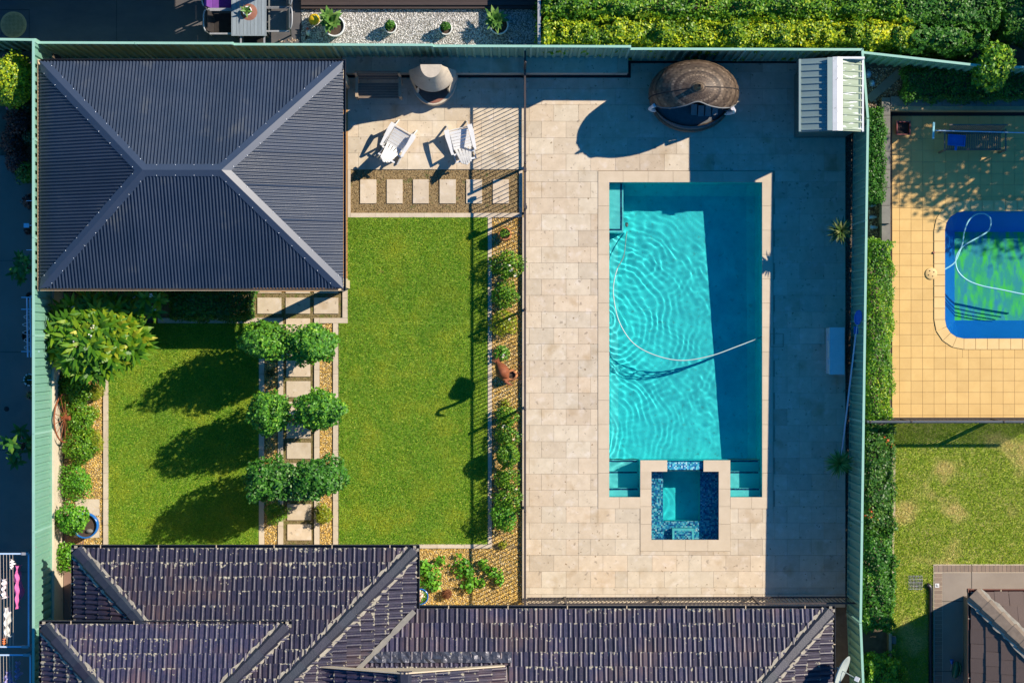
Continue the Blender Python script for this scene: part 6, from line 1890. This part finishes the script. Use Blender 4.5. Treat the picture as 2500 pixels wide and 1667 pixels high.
hedge('low_hedge', 'bright clipped hedge between right fence and yellow deck', 2122, 2176, 588, 1024, .85, T['hedge_mid'], seed=212, dens=1700, lump=.09)
hedge('low_hedge', 'dark hedge with red tips beside the straw coloured lawn', 2113, 2180, 1042, 1300, .9, T['hedge_red'], seed=213, dens=1500, leaf=(.075, .045), lump=.1)
hedge('low_hedge', 'deep green hedge beside the grate and black pipe', 2113, 2180, 1300, 1536, .9, T['hedge_dark'], seed=214, dens=1500, leaf=(.075, .045), lump=.1)
hedge('low_hedge', 'bright bushy hedge at the lower edge beside the fence', 2120, 2196, 1612, 1760, .9, T['hedge_mid'], seed=215, dens=1500, leaf=(.075, .045), lump=.14)
for r_ in ((2178, 2186, 1090, 1265), (2178, 2183, 1265, 1400)): kerb_run(*r_)
SLP = thing('timber_sleeper', 'weathered timber sleeper edging a bare soil patch', 'sleeper', P(2174, 1575)); MB().pbox(2170, 2177, 1536, 1615, -.02, .22).build('sleeper', T['benchpale'], SLP); MB().pbox(2178, 2188, 1553, 1571, .0, .14).build('stake', T['greyconc'], SLP)

RP = thing('planter_box', 'dark red square planter on the yellow deck', 'planter', P(2205, 314))
c = P(2206, 313, .35); h_ = .17
m = MB()
for s_ in ((-1, 0), (1, 0), (0, -1), (0, 1)):
    ax_ = Vector((s_[0], s_[1], 0)); t_ = Vector((-s_[1], s_[0], 0)); C0 = Vector((c.x, c.y, 0))
    q = [C0 + ax_ * .12 - t_ * .12, C0 + ax_ * .12 + t_ * .12, C0 + ax_ * h_ + t_ * h_ + Vector((0, 0, .36)), C0 + ax_ * h_ - t_ * h_ + Vector((0, 0, .36)), C0 + ax_ * (h_ - .03) + t_ * (h_ - .03) + Vector((0, 0, .36)), C0 + ax_ * (h_ - .03) - t_ * (h_ - .03) + Vector((0, 0, .36)), C0 + ax_ * (h_ - .04) + t_ * (h_ - .04) + Vector((0, 0, .2)), C0 + ax_ * (h_ - .04) - t_ * (h_ - .04) + Vector((0, 0, .2))]
    m.add(q, [(0, 1, 2, 3), (3, 2, 4, 5), (5, 4, 6, 7)])
m.build('box', T['redpot'], RP); MB().box(c.x - .13, c.x + .13, c.y - .13, c.y + .13, .2, .26).build('soil', T['soot'], RP)

SB = thing('slatted_bench', 'long brown slatted bench under the pool pole on the yellow deck', 'bench', P(2375, 345))
a, b = P(2312, 367, .42), P(2444, 323, .42)
for k in range(30):
    x = a.x + (b.x - a.x) * (k + .5) / 30; MB().box(x - .014, x + .014, a.y, b.y, .40, .42).build('seat_slat', T['bench'], SB)
for k in range(30):
    x = a.x + (b.x - a.x) * (k + .5) / 30; m = MB(); m.bar((x, b.y + .02, .44), (x + .02, b.y + .12, .86), .026, .014); m.build('back_slat', T['bench'], SB)
for z, y in ((.46, b.y + .02), (.86, b.y + .13)):
    m = MB(); m.bar((a.x - .05, y, z), (b.x + .05, y, z), .03, .05); m.build('back_rail', T['bench'], SB)
for y in (a.y + .02, b.y - .02): MB().box(a.x - .02, b.x + .02, y - .02, y + .02, .36, .398).build('seat_rail', T['bench'], SB)
for x in (a.x - .10, b.x + .06):
    m = MB(); m.bar((x, a.y - .03, .62), (x, b.y + .06, .62), .04, .03); m.build('armrest', T['bench'], SB)
    for y in (a.y - .02, b.y + .03): MB().box(x - .02, x + .02, y - .02, y + .02, 0, .6).build('leg', T['bench'], SB)
PB = thing('brush_pole', 'long pale pole with broom head lying across the slatted bench', 'pole', P(2390, 322, .8))
a, b = P(2284, 319, .91), P(2600, 327, .91)
m = MB(); m.tube([a, b], .015, 8); m.build('pole', T['steelblue'], PB)
m = MB(); p, q = P(2280, 299, .90), P(2278, 339, .90); m.bar(p, q, .045, .04); m.build('broom_head', T['aquahose'], PB)
NT = thing('skimmer_net', 'blue plastic leaf scoop lying on the slatted bench', 'net', P(2335, 342, .43))
c = P(2335, 343, .45); Mx = Matrix.Translation((c.x, c.y, .425)) @ Matrix.Rotation(-.08, 4, 'Z')
m = MB(); m.box(-.19, .19, -.12, .12, 0, .02, Mx); m.build('net', T['bluenet'], NT)
m = MB()
for q in ((-.21, .21, .11, .135), (-.21, .21, -.135, -.11), (-.21, -.185, -.11, .11), (.185, .21, -.11, .11)): m.box(*q, .0, .06, Mx)
m.build('rim', T['bluenet'], NT); m = MB(); m.box(-.03, .03, -.24, -.13, 0, .03, Mx); m.build('socket', T['bluenet'], NT)

pool_fence('grey pool fence between yellow deck and straw coloured lawn', (8.5, wy(1024.5)), (13.2, wy(1024.5)), [.02, 1.0, 3.2], pk=MB().tube([(0, 0, 0), (0, 0, 1.08)], .0125, 6).mesh('picket', T['greymetal']))
m = MB(); a = wy(1024.5); m.tube([(8.45, a, 1.22), (13.2, a, 1.22)], .034, 8); o = m.build('top_pipe', T['greymetal']); tag(o, 'thick grey pipe rail capping the fence beside the straw coloured lawn', 'rail')

GR = thing('drain_grate', 'square metal stormwater grate set in the straw coloured lawn', 'grate', P(2235, 1421))
a, b = P(2219, 1438, .02), P(2252, 1405, .02)
MB().box(a.x, b.x, a.y, b.y, -.02, .006).build('pit', T['soot'], GR)
for k in range(10): x = a.x + (b.x - a.x) * k / 9; MB().box(x - .005, x + .005, a.y, b.y, .006, .022).build('bar', T['grate'], GR)
for k in range(5): y = a.y + (b.y - a.y) * k / 4; MB().box(a.x, b.x, y - .006, y + .006, .007, .024).build('cross_bar', T['grate'], GR)
DPp = thing('drain_pipe', 'black ribbed drain pipe lying along the concrete edge', 'pipe', P(2272, 1550))
pts = catmull([P(2263, 1427, .05), P(2269, 1430, .05), P(2272, 1440, .05), P(2272, 1470, .05), P(2272, 1560, .05), P(2272, 1720, .05)], 40)
m = MB(); m.tube(pts, [.058 if (i // 1) % 2 else .046 for i in range(len(pts))], 9); m.build('pipe', T['blackpipe'], DPp)
CP = sheet('concrete_patio', (2279, 2560, 1377, 1760), [], .03, T['mortar'])
m = MB(); m.pbox(2279, 2560, 1377, 1760, -.05, .0295, .03); o = m.build('patio_edge', T['mortar']); o['kind'] = 'structure'
WM[CP.name] = Matrix()
m = MB(); m.pbox(2301.5, 2560, 1397.5, 1760, .03, .0345, .03); o = m.build('patio_surface', T['patioconc'], CP)
for x0, y0, x1, y1 in ((2372, 1377, 2372.8, 1442), (2301, 1466.5, 2367, 1467.3), (2280, 1637, 2367, 1638)):
    m = MB(); m.pbox(x0, x1, y0, y1, .034, .0405, .03); m.build('control_joint', T['soot'], CP)
for k in range(27): slab('brick', 2280.5 + 10.35 * k, 2280.5 + 10.35 * (k + 1), 1378.5, 1396, .037, .02, T['brick'], CP, .55)
for k in range(33): slab('brick', 2280.5, 2300, 1398 + 10.4 * k, 1398 + 10.4 * (k + 1), .037, .02, T['brick'], CP, .55)
m = MB(); c = P(2287, 1428); m.box(c.x - .05, c.x + .05, c.y - .05, c.y + .05, .03, .045); o = m.build('square_drain', T['white']); WM[o.name] = Matrix(); tag(o, 'small white square drain cap in the brick edging', 'drain')
m = MB(); m.lathe([(0, .0475), (.03, .0475), (.034, .045)], (c.x, c.y, 0), 16); m.build('lid', T['grate'], o)
CB = thing('hose_caddy', 'green plastic hose caddy with blue nozzle on shaded concrete', 'caddy', P(2333, 1632))
c = P(2333, 1632, .15)
m = MB(); m.tube([(c.x + .02, c.y + .17, .14), (c.x + .04, c.y + .08, .16), (c.x + .0, c.y - .1, .16), (c.x - .03, c.y - .21, .13)], [.05, .085, .095, .05], 12); m.build('body', T['greenplastic'], CB)
m = MB(); m.tube(catmull([(c.x + .07, c.y + .16, .25), (c.x + .10, c.y + .02, .30), (c.x + .06, c.y - .14, .27)], 5), .02, 7); m.build('handle', T['greenplastic'], CB)
m = MB(); m.tube([(c.x - .08, c.y + .12, .1), (c.x - .09, c.y + .22, .12)], [.03, .05], 8); m.build('nozzle', T['bluenet'], CB)
m = MB(); m.tube([(c.x - .07, c.y + .12, .1), (c.x - .10, c.y - .06, .05)], .01, 6); m.build('spike', T['grate'], CB)

# satellite dish on the house
DS = thing('satellite_dish', 'grey satellite dish on the right end of the tiled roof', 'dish', (7.42, -7.5, 2.7))
c = P(2049, 1634, 3.3); nd = Vector((.80, -.36, .42)).normalized()
Q = nd.to_track_quat('Z', 'Y').to_matrix().to_4x4(); Mx = Matrix.Translation(c) @ Q
m = MB(); m.lathe([(0, 0), (.15, .012), (.28, .045), (.37, .085), (.375, .08), (.28, .03), (0, -.02)], (0, 0, 0), 32, 1, .92)
m.v = [tuple(Mx @ Vector(v)) for v in m.v]; m.build('reflector', T['dish'], DS)
tip = c + nd * .46 + Vector((0, -.02, -.05))
m = MB(); m.tube([c - Vector((0, 0, .3)), tip], .013, 6); m.build('feed_arm', T['dish'], DS)
m = MB(); m.box(-.05, .05, -.035, .035, -.05, .05, Matrix.Translation(tip) @ Q); m.build('receiver', T['whitepot'], DS)
m = MB(); m.tube([(7.30, c.y, 2.66), (7.30, c.y, 3.1), c - nd * .03], .02, 8); m.build('mast', T['greymetal'], DS)

# trees standing beyond the upper right of the frame: they shade the yellow deck and far hedge
def shade_tree(label, x, y, h, r, seed):
    rng = np.random.default_rng(5000 + seed); R = thing('shade_tree', label, 'tree', (x, y, 0), group='trees beyond the upper right')
    P_ = []; N__ = []
    for k in range(16):
        d = unit(rng.normal(0, 1, 3)); d[2] = abs(d[2]) * .7 - .1
        cc = np.array([x, y, h * .68]) + d * np.array([r * .62, r * .62, h * .28]); p, n_ = crown_pts(cc, r * .42, r * .42, h * .16, 430, rng, seed + k, .25, .5); P_.append(p); N__.append(n_)
    p = np.concatenate(P_); nn = np.concatenate(N__)
    npmesh('crown', leaf_quads(p, nn, .17, .09, rng), 4, T['hedge_dark'], rng.random(len(p)), R)
    m = MB(); m.tube([(x, y, -.03), (x + .1, y, h * .35), (x, y + .1, h * .62)], [.2, .14, .08], 8)
    for k in range(6):
        a_ = k * 1.05; m.tube([(x + .05, y, h * .38), (x + math.cos(a_) * r * .6, y + math.sin(a_) * r * .6, h * .7)], [.07, .02], 5)
    m.build('trunk', T['bark'], R)


shade_tree('leafy tree beyond the right edge, first of the row', 16.2, 6.9, 6.0, 2.1, 1)
shade_tree('leafy tree beyond the right edge, second of the row', 18.2, 9.4, 6.4, 2.4, 2)
shade_tree('leafy tree beyond the right edge, third of the row', 20.0, 7.6, 7.0, 2.3, 3)
shade_tree('leafy tree beyond the upper right corner', 16.0, 11.0, 5.6, 2.2, 4)
